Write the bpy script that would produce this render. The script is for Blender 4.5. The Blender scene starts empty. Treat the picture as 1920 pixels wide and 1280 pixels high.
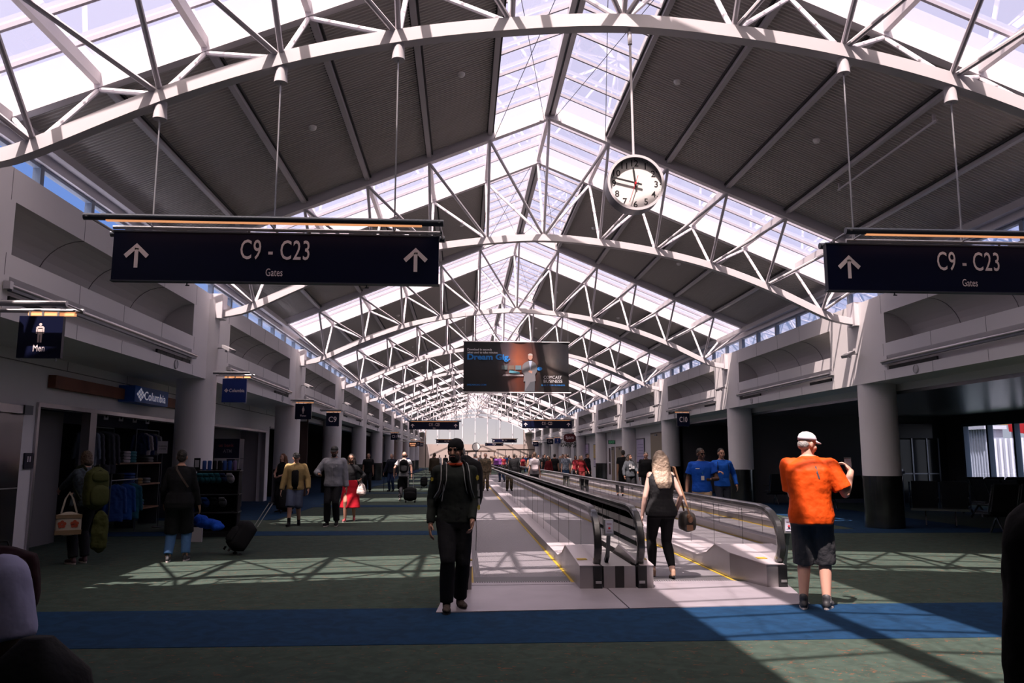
import bpy, math, random
from mathutils import Vector, Matrix
random.seed(7)
C = bpy.context.scene.collection
S = bpy.context.scene
PI = math.pi
R = math.radians

# ---------------------------------------------------------------- camera, sky, sun, exposure
cam_d = bpy.data.cameras.new('camera')
cam = bpy.data.objects.new('camera', cam_d)
C.objects.link(cam)
cam_d.sensor_width = 36.0
cam_d.lens = 36.0 * 1500.0 / 1920.0
cam_d.clip_end = 600
YAW, PITCH, ROLL = -0.0609, 0.1433, 0.0013
def cam_matrix():
    c, s = math.cos(YAW), math.sin(YAW)
    r = Vector((c, s, 0)); f = Vector((-s, c, 0)); u = Vector((0, 0, 1))
    f2 = f * math.cos(PITCH) + u * math.sin(PITCH)
    u2 = -f * math.sin(PITCH) + u * math.cos(PITCH)
    c, s = math.cos(ROLL), math.sin(ROLL)
    r3 = r * c + u2 * s; u3 = -r * s + u2 * c
    m = Matrix((r3, u3, -f2)).transposed().to_4x4()
    m.translation = Vector((0, 0, 1.55))
    return m
cam.matrix_world = cam_matrix()
S.camera = cam

world = bpy.data.worlds.new('sky'); S.world = world; world.use_nodes = True
nt = world.node_tree; nt.nodes.clear()
wo = nt.nodes.new('ShaderNodeOutputWorld'); wb = nt.nodes.new('ShaderNodeBackground')
tc = nt.nodes.new('ShaderNodeTexCoord'); sx = nt.nodes.new('ShaderNodeSeparateXYZ')
rp = nt.nodes.new('ShaderNodeValToRGB')
nt.links.new(tc.outputs['Generated'], sx.inputs[0]); nt.links.new(sx.outputs['Z'], rp.inputs[0])
e = rp.color_ramp.elements
e[0].position = 0.0; e[0].color = (0.95, 0.93, 1.0, 1)
k_ = e.new(0.10); k_.color = (0.55, 0.60, 0.86, 1)
e[-1].position = 1.0; e[-1].color = (0.26, 0.36, 0.78, 1)
k_ = e.new(0.25); k_.color = (0.22, 0.37, 0.84, 1)
k_ = e.new(0.55); k_.color = (0.24, 0.36, 0.78, 1)
nt.links.new(rp.outputs[0], wb.inputs[0]); wb.inputs[1].default_value = 0.95
# bright haze around the sun (behind the viewer, high on the left)
SUN_DIR = Vector((0.20, 0.47, -1.0)).normalized()
vd = nt.nodes.new('ShaderNodeVectorMath'); vd.operation = 'DOT_PRODUCT'; vd.inputs[1].default_value = tuple(-SUN_DIR)
nrm = nt.nodes.new('ShaderNodeVectorMath'); nrm.operation = 'NORMALIZE'
nt.links.new(tc.outputs['Generated'], nrm.inputs[0]); nt.links.new(nrm.outputs[0], vd.inputs[0])
mr = nt.nodes.new('ShaderNodeMapRange'); mr.inputs[1].default_value = 0.60; mr.inputs[2].default_value = 1.0; mr.inputs[3].default_value = 0.0; mr.inputs[4].default_value = 1.0
nt.links.new(vd.outputs['Value'], mr.inputs[0])
pw = nt.nodes.new('ShaderNodeMath'); pw.operation = 'POWER'; pw.inputs[1].default_value = 1.6; nt.links.new(mr.outputs[0], pw.inputs[0])
gb = nt.nodes.new('ShaderNodeBackground'); gb.inputs[0].default_value = (1.0, 0.90, 0.88, 1)
ms = nt.nodes.new('ShaderNodeMath'); ms.operation = 'MULTIPLY'; ms.inputs[1].default_value = 10.5; nt.links.new(pw.outputs[0], ms.inputs[0]); nt.links.new(ms.outputs[0], gb.inputs[1])
ash = nt.nodes.new('ShaderNodeAddShader'); nt.links.new(wb.outputs[0], ash.inputs[0]); nt.links.new(gb.outputs[0], ash.inputs[1])
nt.links.new(ash.outputs[0], wo.inputs[0])

sun_d = bpy.data.lights.new('sun', 'SUN'); sun_d.energy = 15.0; sun_d.angle = R(0.55); sun_d.color = (0.99, 0.915, 0.98)
sun = bpy.data.objects.new('sun', sun_d); C.objects.link(sun)
SUN_DIR = Vector((0.20, 0.47, -1.0)).normalized()
sun.rotation_euler = SUN_DIR.to_track_quat('-Z', 'Y').to_euler()
sun.location = (-10, -10, 40)

S.view_settings.view_transform = 'Standard'
S.view_settings.look = 'None'
S.view_settings.exposure = 0.0
S.view_settings.gamma = 1.0
S.view_settings.use_curve_mapping = False
S.cycles.max_bounces = 7
S.cycles.diffuse_bounces = 4
S.cycles.glossy_bounces = 3
S.cycles.transmission_bounces = 4
S.cycles.transparent_max_bounces = 14
S.cycles.caustics_reflective = False
S.cycles.caustics_refractive = False
S.cycles.sample_clamp_indirect = 4.0

# ---------------------------------------------------------------- materials
MATS = {}
def mat(name, col=(0.8, 0.8, 0.8), rough=0.6, metal=0.0, noise=0.0, nscale=8.0, bump=0.0, bscale=40.0, emit=0.0, coat=0.0, spec=0.5, col2=None):
    if name in MATS: return MATS[name]
    m = bpy.data.materials.new(name); m.use_nodes = True
    n = m.node_tree.nodes; l = m.node_tree.links
    b = n['Principled BSDF']
    b.inputs['Base Color'].default_value = (*col, 1)
    b.inputs['Roughness'].default_value = rough
    b.inputs['Metallic'].default_value = metal
    b.inputs['Specular IOR Level'].default_value = spec
    if coat: b.inputs['Coat Weight'].default_value = coat
    if emit:
        b.inputs['Emission Color'].default_value = (*col, 1); b.inputs['Emission Strength'].default_value = emit
    if noise or bump:
        t = n.new('ShaderNodeTexCoord')
    if noise or col2:
        t = n.new('ShaderNodeTexCoord')
        x = n.new('ShaderNodeTexNoise'); x.inputs['Scale'].default_value = nscale; x.inputs['Detail'].default_value = 4
        l.new(t.outputs['Object'], x.inputs['Vector'])
        r = n.new('ShaderNodeValToRGB')
        c2 = col2 if col2 else tuple(max(0, c * (1 - noise)) for c in col)
        r.color_ramp.elements[0].position = 0.35; r.color_ramp.elements[0].color = (*c2, 1)
        r.color_ramp.elements[1].position = 0.65; r.color_ramp.elements[1].color = (*col, 1)
        l.new(x.outputs['Fac'], r.inputs[0]); l.new(r.outputs[0], b.inputs['Base Color'])
    if bump:
        x2 = n.new('ShaderNodeTexNoise'); x2.inputs['Scale'].default_value = bscale; x2.inputs['Detail'].default_value = 3
        l.new(t.outputs['Object'], x2.inputs['Vector'])
        bp = n.new('ShaderNodeBump'); bp.inputs['Strength'].default_value = bump; bp.inputs['Distance'].default_value = 0.02
        l.new(x2.outputs['Fac'], bp.inputs['Height']); l.new(bp.outputs[0], b.inputs['Normal'])
    MATS[name] = m
    return m

def glassy(name, tint, gloss_rough=0.02, diffuse=0.0, dcol=(1, 1, 1), refl=0.5):
    """clear pane: light passes straight through, a Fresnel share mirrors, an optional share scatters (frit, dust)"""
    m = bpy.data.materials.new(name); m.use_nodes = True
    n = m.node_tree.nodes; l = m.node_tree.links; n.clear()
    out = n.new('ShaderNodeOutputMaterial')
    tr = n.new('ShaderNodeBsdfTransparent'); tr.inputs[0].default_value = (*tint, 1)
    gl = n.new('ShaderNodeBsdfGlossy'); gl.inputs['Roughness'].default_value = gloss_rough
    fr = n.new('ShaderNodeFresnel'); fr.inputs[0].default_value = 1.45
    mu = n.new('ShaderNodeMath'); mu.operation = 'MULTIPLY'; mu.inputs[1].default_value = refl
    mx = n.new('ShaderNodeMixShader')
    l.new(fr.outputs[0], mu.inputs[0]); l.new(mu.outputs[0], mx.inputs[0]); l.new(tr.outputs[0], mx.inputs[1]); l.new(gl.outputs[0], mx.inputs[2])
    last = mx
    if diffuse:
        tl = n.new('ShaderNodeBsdfTranslucent'); tl.inputs[0].default_value = (*dcol, 1)
        m2 = n.new('ShaderNodeMixShader'); m2.inputs[0].default_value = diffuse
        l.new(mx.outputs[0], m2.inputs[1]); l.new(tl.outputs[0], m2.inputs[2]); last = m2
    l.new(last.outputs[0], out.inputs[0])
    MATS[name] = m
    return m

WHITE = mat('white_painted_steel', (0.58, 0.54, 0.57), 0.45)
WALL = mat('wall_paint', (0.86, 0.81, 0.82), 0.75, noise=0.05, nscale=0.6)
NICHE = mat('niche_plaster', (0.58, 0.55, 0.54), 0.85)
DECK = mat('corrugated_roof_deck', (0.44, 0.41, 0.39), 0.65)
DARKMETAL = mat('dark_grey_metal', (0.10, 0.11, 0.13), 0.4, 0.6)
GREYMETAL = mat('grey_metal', (0.45, 0.44, 0.46), 0.35, 0.7)
STEEL = mat('brushed_steel', (0.55, 0.52, 0.54), 0.32, 0.9, noise=0.12, nscale=3)
BLACK = mat('black_rubber', (0.012, 0.012, 0.014), 0.35)
DARK = mat('near_black', (0.012, 0.011, 0.013), 0.7)
SIGNBLUE = mat('navy_sign_panel', (0.004, 0.006, 0.026), 0.35, spec=0.25)
LETTER = mat('sign_lettering', (0.92, 0.80, 0.84), 0.5)
SKYGLASS = glassy('skylight_glass', (0.84, 0.76, 0.66), 0.02, 0.095, (0.98, 0.88, 0.97), 0.3)
WINGLASS = glassy('window_glass', (0.82, 0.88, 0.95), 0.02, 0.0, refl=0.4)
RAILGLASS = glassy('balustrade_glass', (0.50, 0.61, 0.59), 0.01, 0.0, refl=1.0)
WARM = mat('warm_lamp_strip', (1.0, 0.42, 0.18), 0.5, emit=0.75)

# ---------------------------------------------------------------- mesh helpers
# building numbers, fitted to image pixels, are scaled about the camera position
CAM_SCALE, CAM_SHIFT_Z, SCALED = 0.9042, 0.1485, False
FZ = -CAM_SHIFT_Z / CAM_SCALE                       # floor level before the scaling about the camera
def cv(loc, top=True):
    return (loc[0] * CAM_SCALE, loc[1] * CAM_SCALE, loc[2] * CAM_SCALE + (CAM_SHIFT_Z if top else 0)) if SCALED else tuple(loc)
class MB:
    def __init__(s): s.v = []; s.f = []; s.m = []; s.mi = 0
    def add(s, vs, fs):
        o = len(s.v); s.v += [tuple(p) for p in vs]
        for f in fs: s.f.append(tuple(i + o for i in f)); s.m.append(s.mi)
        return s
    def box(s, x0, x1, y0, y1, z0, z1):
        return s.add([(x0, y0, z0), (x1, y0, z0), (x1, y1, z0), (x0, y1, z0), (x0, y0, z1), (x1, y0, z1), (x1, y1, z1), (x0, y1, z1)],
                     [(0, 3, 2, 1), (4, 5, 6, 7), (0, 1, 5, 4), (1, 2, 6, 5), (2, 3, 7, 6), (3, 0, 4, 7)])
    def quad(s, a, b, c, d): return s.add([a, b, c, d], [(0, 1, 2, 3)])
    def bar(s, p, q, w, h, up=(0, 0, 1)):
        """box of width w and height h from p to q"""
        p = Vector(p); q = Vector(q); d = (q - p).normalized(); u = Vector(up)
        sd = d.cross(u)
        if sd.length < 1e-4: sd = d.cross(Vector((1, 0, 0)))
        sd.normalize(); u = sd.cross(d).normalized()
        vs = []
        for e_ in (p, q):
            for a, b in ((-1, -1), (1, -1), (1, 1), (-1, 1)): vs.append(e_ + sd * (a * w / 2) + u * (b * h / 2))
        return s.add(vs, [(0, 3, 2, 1), (4, 5, 6, 7), (0, 1, 5, 4), (1, 2, 6, 5), (2, 3, 7, 6), (3, 0, 4, 7)])
    def tube(s, p, q, r, n=10, r2=None, caps=True):
        p = Vector(p); q = Vector(q); d = (q - p).normalized()
        a = d.orthogonal().normalized(); b = d.cross(a)
        r2 = r if r2 is None else r2
        vs = [p + (a * math.cos(2 * PI * i / n) + b * math.sin(2 * PI * i / n)) * r for i in range(n)]
        vs += [q + (a * math.cos(2 * PI * i / n) + b * math.sin(2 * PI * i / n)) * r2 for i in range(n)]
        fs = [(i, (i + 1) % n, n + (i + 1) % n, n + i) for i in range(n)]
        if caps: fs += [tuple(range(n))[::-1], tuple(range(n, 2 * n))]
        return s.add(vs, fs)
    def path(s, pts, prof, closed_prof=True, up=(0, 0, 1), caps=True, scales=None):
        """sweep a profile [(side, up)...] along pts"""
        pts = [Vector(p) for p in pts]; n = len(prof); vs = []; u0 = Vector(up)
        for i, p in enumerate(pts):
            d = (pts[min(i + 1, len(pts) - 1)] - pts[max(i - 1, 0)]).normalized()
            sd = d.cross(u0)
            if sd.length < 1e-3: sd = d.orthogonal()
            sd.normalize(); u = sd.cross(d)
            k = scales[i] if scales else 1.0
            for a, b in prof: vs.append(p + sd * a * k + u * b * k)
        fs = []
        for i in range(len(pts) - 1):
            for j in range(n if closed_prof else n - 1):
                fs.append((i * n + j, i * n + (j + 1) % n, (i + 1) * n + (j + 1) % n, (i + 1) * n + j))
        if caps and closed_prof: fs += [tuple(range(n))[::-1], tuple(range((len(pts) - 1) * n, len(pts) * n))]
        return s.add(vs, fs)
    def pipe(s, pts, r, n=8, scales=None):
        return s.path(pts, [(r * math.cos(2 * PI * i / n), r * math.sin(2 * PI * i / n)) for i in range(n)], scales=scales)
    def prism(s, poly, axis, a, b):
        """extrude 2-D polygon along axis 'x','y','z' from a to b; poly in the other two coordinates in order"""
        n = len(poly)
        def P(t, q):
            return {'x': (t, q[0], q[1]), 'y': (q[0], t, q[1]), 'z': (q[0], q[1], t)}[axis]
        vs = [P(a, q) for q in poly] + [P(b, q) for q in poly]
        return s.add(vs, [tuple(range(n)), tuple(range(2 * n - 1, n - 1, -1))] + [(i, n + i, n + (i + 1) % n, (i + 1) % n) for i in range(n)])
    def lathe(s, prof, cx=0, cy=0, n=28, caps=True):
        vs = []
        for r, z in prof:
            for i in range(n): vs.append((cx + r * math.cos(2 * PI * i / n), cy + r * math.sin(2 * PI * i / n), z))
        fs = []
        for k in range(len(prof) - 1):
            for i in range(n): fs.append((k * n + i, k * n + (i + 1) % n, (k + 1) * n + (i + 1) % n, (k + 1) * n + i))
        if caps: fs += [tuple(range(n))[::-1], tuple(range((len(prof) - 1) * n, len(prof) * n))]
        return s.add(vs, fs)
    def ball(s, c, rx, ry=None, rz=None, nu=14, nv=9, M=None):
        ry = rx if ry is None else ry; rz = rx if rz is None else rz; c = Vector(c); vs = []
        for j in range(nv + 1):
            t = PI * j / nv
            for i in range(nu):
                a = 2 * PI * i / nu
                p = Vector((rx * math.sin(t) * math.cos(a), ry * math.sin(t) * math.sin(a), rz * math.cos(t)))
                if M is not None: p = M @ p
                vs.append(c + p)
        fs = []
        for j in range(nv):
            for i in range(nu): fs.append((j * nu + i, (j + 1) * nu + i, (j + 1) * nu + (i + 1) % nu, j * nu + (i + 1) % nu))
        return s.add(vs, fs)
    def move(s, M, start=0):
        for i in range(start, len(s.v)): s.v[i] = tuple(M @ Vector(s.v[i]))
        return s
    def mesh(s, name, mats=()):
        if SCALED: s.v = [(a * CAM_SCALE, b * CAM_SCALE, c * CAM_SCALE) for a, b, c in s.v]
        me = bpy.data.meshes.new(name); me.from_pydata(s.v, [], s.f)
        for m in (mats if isinstance(mats, (list, tuple)) else [mats]): me.materials.append(m)
        if any(s.m): me.polygons.foreach_set('material_index', s.m)
        me.validate(); me.update()
        return me
    def build(s, name, mats, parent=None, smooth=False, loc=None, auto=None):
        me = s.mesh(name, mats)
        if smooth or auto is not None: me.polygons.foreach_set('use_smooth', [True] * len(me.polygons))
        if auto is not None:
            try: me.set_sharp_from_angle(angle=R(auto))
            except Exception: pass
        o = bpy.data.objects.new(name, me); C.objects.link(o)
        if parent is not None: o.parent = parent
        o.location = cv(loc or (0, 0, 0), parent is None)
        return o

def fixnormals(me):
    import bmesh
    b = bmesh.new(); b.from_mesh(me); bmesh.ops.recalc_face_normals(b, faces=b.faces); b.to_mesh(me); b.free()

def tag(o, label, cat, group=None, kind=None):
    o['label'] = label; o['category'] = cat
    if group: o['group'] = group
    if kind: o['kind'] = kind
    return o
def thing(name, label, cat, loc=(0, 0, 0), rz=0, group=None):
    o = bpy.data.objects.new(name, None); C.objects.link(o); o.empty_display_size = 0.2
    o.location = cv(loc); o.rotation_euler = (0, 0, rz)
    return tag(o, label, cat, group)
def struct(o): o['kind'] = 'structure'; return o
def copy_obj(o, parent=None):
    c = o.copy(); C.objects.link(c)
    if parent is not None: c.parent = parent
    return c
def dup(root, loc, label, rz=None):
    r = root.copy(); C.objects.link(r); r.location = cv(loc); r['label'] = label
    if rz is not None: r.rotation_euler = (0, 0, rz)
    for ch in list(root.children):
        c = copy_obj(ch, r)
        for g in list(ch.children): copy_obj(g, c)
    return r

def text_mesh(body, height=None, width=None, bold=0.0, extrude=0.004, align='CENTER', spacing=1.0, shear=0.0):
    """flat lettering as mesh data in the XY plane, centred, scaled to the given height and width"""
    cu = bpy.data.curves.new('text', 'FONT'); cu.body = body; cu.size = 1.0; cu.align_x = align
    cu.offset = bold; cu.space_character = spacing; cu.shear = shear; cu.resolution_u = 3
    o = bpy.data.objects.new('text', cu); C.objects.link(o)
    bpy.context.view_layer.update()
    dg = bpy.context.evaluated_depsgraph_get()
    me = bpy.data.meshes.new_from_object(o.evaluated_get(dg))
    bpy.data.objects.remove(o); bpy.data.curves.remove(cu)
    xs = [v.co.x for v in me.vertices]; ys = [v.co.y for v in me.vertices]
    w = max(xs) - min(xs); h = max(ys) - min(ys); cx = (max(xs) + min(xs)) / 2; cy = (max(ys) + min(ys)) / 2
    sy = height / h if height else (width / w); sx_ = width / w if width else sy
    for v in me.vertices: v.co.x = (v.co.x - cx) * sx_; v.co.y = (v.co.y - cy) * sy; v.co.z = 0
    return me
def place_text(me, name, material, centre, parent=None, right=(1, 0, 0), up=(0, 0, 1)):
    r = Vector(right).normalized(); u = Vector(up).normalized(); n = r.cross(u)
    me.materials.clear(); me.materials.append(material)
    o = bpy.data.objects.new(name, me); C.objects.link(o)
    if SCALED:
        for v in me.vertices: v.co = v.co * CAM_SCALE
    m = Matrix((r, u, n)).transposed().to_4x4(); m.translation = Vector(cv(centre, parent is None))
    o.matrix_world = m
    if parent is not None: o.parent = parent
    return o

# ---------------------------------------------------------------- building constants
Y0, PER, AH = 9.45, 10.18, 1.476         # first truss, bay length, half width of a truss top
XR, NS = 2.0, 1.4265                     # ridge, node spacing
XL, XW = -6.1, 10.0                      # hall faces of the two upper walls
ZC = [7.127, 7.03, 6.817, 6.471, 5.952, 5.281]
ZRF, SL = 9.586, 0.414                   # underside of rafters at ridge, slope
HALF = 8.55
def zroof(dx): return ZRF - SL * abs(dx)
TR = list(range(-1, 11))
YEND = Y0 + PER * 10 + PER / 2
def ty(k): return Y0 + PER * k

SCALED = True
# ================================================================ ROOF TRUSSES
def spline(pts, n=6):
    out = []
    for i in range(len(pts) - 1):
        p0 = Vector(pts[max(i - 1, 0)]); p1 = Vector(pts[i]); p2 = Vector(pts[i + 1]); p3 = Vector(pts[min(i + 2, len(pts) - 1)])
        for j in range(n):
            t = j / n
            out.append(0.5 * ((2 * p1) + (-p0 + p2) * t + (2 * p0 - 5 * p1 + 4 * p2 - p3) * t * t + (-p0 + 3 * p1 - 3 * p2 + p3) * t ** 3))
    out.append(Vector(pts[-1])); return out
half = [(0, 0, ZC[0])] + [(NS * i, 0, ZC[i]) for i in range(1, 6)] + [(7.62, 0, 5.12), (8.12, 0, 5.05)]
cp = [(-x, y, z) for x, y, z in half[::-1]][:-1] + half
ch = [Vector((p.x, 0, p.z - 0.085)) for p in spline(cp, 5)]
truss_me = {}
m_ = MB(); m_.path(ch, [(-0.085, -0.085), (0.085, -0.085), (0.085, 0.085), (-0.085, 0.085)], up=(0, 0, 1)); truss_me['bottom_chord'] = m_.mesh('bottom_chord', WHITE)
for nm, yy in (('near', -AH), ('far', AH)):
    m_ = MB()
    for sgn in (-1, 1):
        m_.bar((0, yy, ZRF + 0.15), (sgn * HALF, yy, ZRF - SL * HALF + 0.15), 0.16, 0.30)
    truss_me['top_' + nm] = m_.mesh('top_chord', WHITE)
struts = []
def strut(p, q, r=0.036):
    m = MB(); m.tube(p, q, r, 8); me = m.mesh('strut', WHITE); me.polygons.foreach_set('use_smooth', [True] * len(me.polygons)); me.set_sharp_from_angle(angle=R(40)); struts.append(('strut', me))
for i in range(-5, 6):
    low = (NS * i, 0, ZC[abs(i)] - 0.05)
    for yy in (-AH, AH):
        strut((NS * i, yy, zroof(NS * i)), low)
        if i:
            s_ = 1 if i > 0 else -1
            strut((NS * i, yy, zroof(NS * i)), (NS * (i - s_), 0, ZC[abs(i) - 1] - 0.05))
    m = MB(); m.bar((NS * i, -AH, zroof(NS * i) + 0.13), (NS * i, AH, zroof(NS * i) + 0.13), 0.09, 0.16)
    struts.append(('cross_member', m.mesh('cross_member', WHITE)))
for s_ in (-1, 1):
    for yy in (-AH, AH): strut((s_ * 8.25, yy, zroof(8.25)), (s_ * NS * 5, 0, ZC[5] - 0.05))
ordinal = ['behind the viewer', 'nearest one, above the gate signs', 'second one, just behind the clock',
           'third one, above the hanging banner', 'fourth from the viewer', 'fifth from the viewer', 'sixth from the viewer', 'seventh from the viewer', 'eighth from the viewer',
           'ninth from the viewer', 'tenth from the viewer', 'last one at the hall end']
for k in TR:
    t = thing('roof_truss', 'white arched roof truss, ' + ordinal[k + 1], 'truss', (XR, ty(k), 0), 0, 'white arched roof trusses')
    for nm, me in [('bottom_chord', truss_me['bottom_chord']), ('top_chord', truss_me['top_near']), ('top_chord', truss_me['top_far'])] + struts:
        o = bpy.data.objects.new(nm, me); C.objects.link(o); o.parent = t

# ================================================================ ROOF SKIN (decks, glazing)
GLZ = 0.32
def roofpt(dx, y, off): return (XR + dx, y, zroof(dx) + off)
L_ = PER - 2 * AH                                     # length of a deck bay
# corrugated deck, one slope, local y 0..L_
def deck_mesh(sgn):
    m = MB(); p = 0.085; n = int((L_ - 0.16) / p); prof = []
    for i in range(n):
        y = 0.08 + i * p
        prof += [(y, 0.20), (y + 0.030, 0.20), (y + 0.036, 0.25), (y + 0.070, 0.25)]
    xa, xb = NS, HALF
    vs = []; fs = []
    for y, h in prof:
        vs += [(sgn * xa, y, zroof(xa) + h), (sgn * xb, y, zroof(xb) + h)]
    for i in range(len(prof) - 1): fs.append((2 * i, 2 * i + 1, 2 * i + 3, 2 * i + 2))
    m.add(vs, fs)
    return m.mesh('ceiling', DECK)
def deckroof_mesh(sgn):                                # weather skin above the deck: keeps the sun out
    m = MB(); a, b = NS - 0.05, HALF + 0.1
    m.add([(sgn * a, -0.05, zroof(a) + .30), (sgn * b, -0.05, zroof(b) + .30), (sgn * b, L_ + .05, zroof(b) + .30), (sgn * a, L_ + .05, zroof(a) + .30),
           (sgn * a, -0.05, zroof(a) + .42), (sgn * b, -0.05, zroof(b) + .42), (sgn * b, L_ + .05, zroof(b) + .42), (sgn * a, L_ + .05, zroof(a) + .42)],
          [(0, 3, 2, 1), (4, 5, 6, 7), (0, 1, 5, 4), (1, 2, 6, 5), (2, 3, 7, 6), (3, 0, 4, 7)])
    return m.mesh('ceiling', DECK)
dm = {s: deck_mesh(s) for s in (-1, 1)}; drm = {s: deckroof_mesh(s) for s in (-1, 1)}
# purlin set of a deck bay: grey channels with dark gaps either side
def purlin_mesh(sgn, i):
    m = MB(); x = sgn * NS * i; z = zroof(x)
    m.box(x - 0.05, x + 0.05, 0, L_, z + 0.10, z + 0.22)
    m.mi = 1
    m.box(x - 0.09, x - 0.055, 0.05, L_ - 0.05, z + 0.17, z + 0.215); m.box(x + 0.055, x + 0.09, 0.05, L_ - 0.05, z + 0.17, z + 0.215)
    return m.mesh('purlin', [PURL, DARK])
PURL = mat('grey_purlin', (0.42, 0.39, 0.41), 0.5)
pm = {(s, i): purlin_mesh(s, i) for s in (-1, 1) for i in range(1, 6)}
# skylight frame over a deck bay (along the ridge)
def bar_me(p, q, w, h, name, mt=WHITE):
    m = MB(); m.bar(p, q, w, h); return m.mesh(name, mt)
ridge_parts = [('ridge_beam', bar_me((-0.075, 0, ZRF + .17), (-0.075, L_, ZRF + .17), 0.10, 0.24, 'ridge_beam')),
               ('ridge_beam', bar_me((0.075, 0, ZRF + .17), (0.075, L_, ZRF + .17), 0.10, 0.24, 'ridge_beam')),
               ('ridge_gasket', bar_me((0, 0, ZRF + .2), (0, L_, ZRF + .2), 0.05, 0.16, 'ridge_gasket', DARKMETAL))]
for j in range(1, 8):
    yy = L_ * j / 8
    for s_ in (-1, 1): ridge_parts.append(('glazing_bar', bar_me((s_ * 0.12, yy, zroof(.12) + .25), (s_ * NS, yy, zroof(NS) + .25), 0.045, 0.06, 'glazing_bar', mat('glazing_bar', (0.30, 0.28, 0.33), 0.5))))
def cable_me(p, q, r=0.007):
    m = MB(); m.tube(p, q, r, 6); return m.mesh('brace_cable', DARKMETAL)
for s_ in (-1, 1):
    ridge_parts.append(('brace_cable', cable_me((s_ * .15, L_ - .1, ZRF + .02), (s_ * (NS - .1), .1, zroof(NS) + .02))))
    ridge_parts.append(('brace_cable', cable_me((s_ * (NS - .1), L_ - .1, zroof(NS) + .02), (s_ * .15, .1, ZRF + .02))))
    m = MB(); m.box(s_ * .2 - .05, s_ * .2 + .05, L_ - .16, L_ - .04, ZRF - .12, ZRF + .06); ridge_parts.append(('cable_bracket', m.mesh('cable_bracket', WHITE)))
# transverse skylight frame over a truss: glazing bars along the slope
BARM = MATS['glazing_bar']
trans_parts = []
for j in (1, 2, 3):
    yy = -AH + 2 * AH * j / 4
    for s_ in (-1, 1): trans_parts.append(('glazing_bar', bar_me((s_ * 0.02, yy, ZRF + .27), (s_ * HALF, yy, zroof(HALF) + .27), 0.05, 0.06, 'glazing_bar', BARM)))
def glass_me(pts, name='window_1'):
    m = MB()
    for q in pts: m.quad(*q)
    return m.mesh(name, SKYGLASS)
gt = glass_me([[(0, -AH, ZRF + GLZ), (s_ * (HALF + .1), -AH, zroof(HALF + .1) + GLZ), (s_ * (HALF + .1), AH, zroof(HALF + .1) + GLZ), (0, AH, ZRF + GLZ)][::s_] for s_ in (-1, 1)])
gr = glass_me([[(0, 0, ZRF + GLZ), (s_ * NS, 0, zroof(NS) + GLZ), (s_ * NS, L_, zroof(NS) + GLZ), (0, L_, ZRF + GLZ)][::s_] for s_ in (-1, 1)])
nwin = 1
def link(name, me, loc=(0, 0, 0), parent=None):
    o = bpy.data.objects.new(name, me); C.objects.link(o); o.location = cv(loc, parent is None)
    if parent is not None: o.parent = parent
    return o
bayname = ['over the viewer', 'above the clock', 'between the second and third roof truss', 'just above the hanging banner'] + ['between the %s and %s truss' % (a, b) for a, b in
           (('fourth', 'fifth'), ('fifth', 'sixth'), ('sixth', 'seventh'), ('seventh', 'eighth'), ('eighth', 'ninth'), ('ninth', 'tenth'), ('tenth', 'eleventh'))]
for k in TR:
    t = thing('transverse_skylight', 'cross skylight on top of a truss, ' + ordinal[k + 1], 'skylight', (XR, ty(k), 0), 0, 'cross skylights over the trusses')
    for nm, me in trans_parts: link(nm, me, parent=t)
    if k >= 0: struct(link('window_%d' % nwin, gt, (XR, ty(k), 0))); nwin += 1
    else:                                              # unseen opaque roof added over the viewer to keep sun off the foreground
        m = MB()
        for s_ in (-1, 1): m.bar((0, 0, ZRF + .36), (s_ * (HALF + .1), 0, zroof(HALF + .1) + .36), 2 * AH + .1, .1)
        struct(m.build('ceiling', DECK, None, loc=(XR, ty(k), 0)))
    y1 = ty(k) + AH
    for s_ in (-1, 1):
        struct(link('ceiling', dm[s_], (XR, y1, 0))); struct(link('ceiling', drm[s_], (XR, y1, 0)))
    if k < TR[-1]:
        t = thing('ridge_skylight', 'ridge skylight frame with crossed cables, ' + bayname[k + 1], 'skylight', (XR, y1, 0), 0, 'ridge skylights between the trusses')
        for nm, me in ridge_parts: link(nm, me, parent=t)
        for key, me in pm.items(): link('purlin', me, parent=t)
    struct(link('window_%d' % nwin, gr, (XR, y1, 0))); nwin += 1

# smoke detectors under the deck panels
def detector(dx, y, label):
    m = MB(); z = zroof(dx) + .19
    m.lathe([(0.075, z), (0.075, z - .03), (0.05, z - .07), (0.0, z - .085)], XR + dx, y, 16)
    tag(m.build('smoke_detector', mat('detector_plastic', (0.85, 0.82, 0.8), .5), auto=40), label, 'smoke detector', 'smoke detectors under the roof panels')
for k in range(0, 5):
    for dx in (-4.9, -2.1, 2.15, 4.9):
        side = {-4.9: 'outer left', -2.1: 'inner left', 2.15: 'inner right', 4.9: 'outer right'}[dx]
        detector(dx, ty(k) + PER / 2 + .1, 'small round smoke detector on the %s roof panel, %s' % (side, ['in front of the clock truss', 'behind the clock', 'just above the hanging banner', 'behind the hanging banner', 'far down the hall'][k]))

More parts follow.
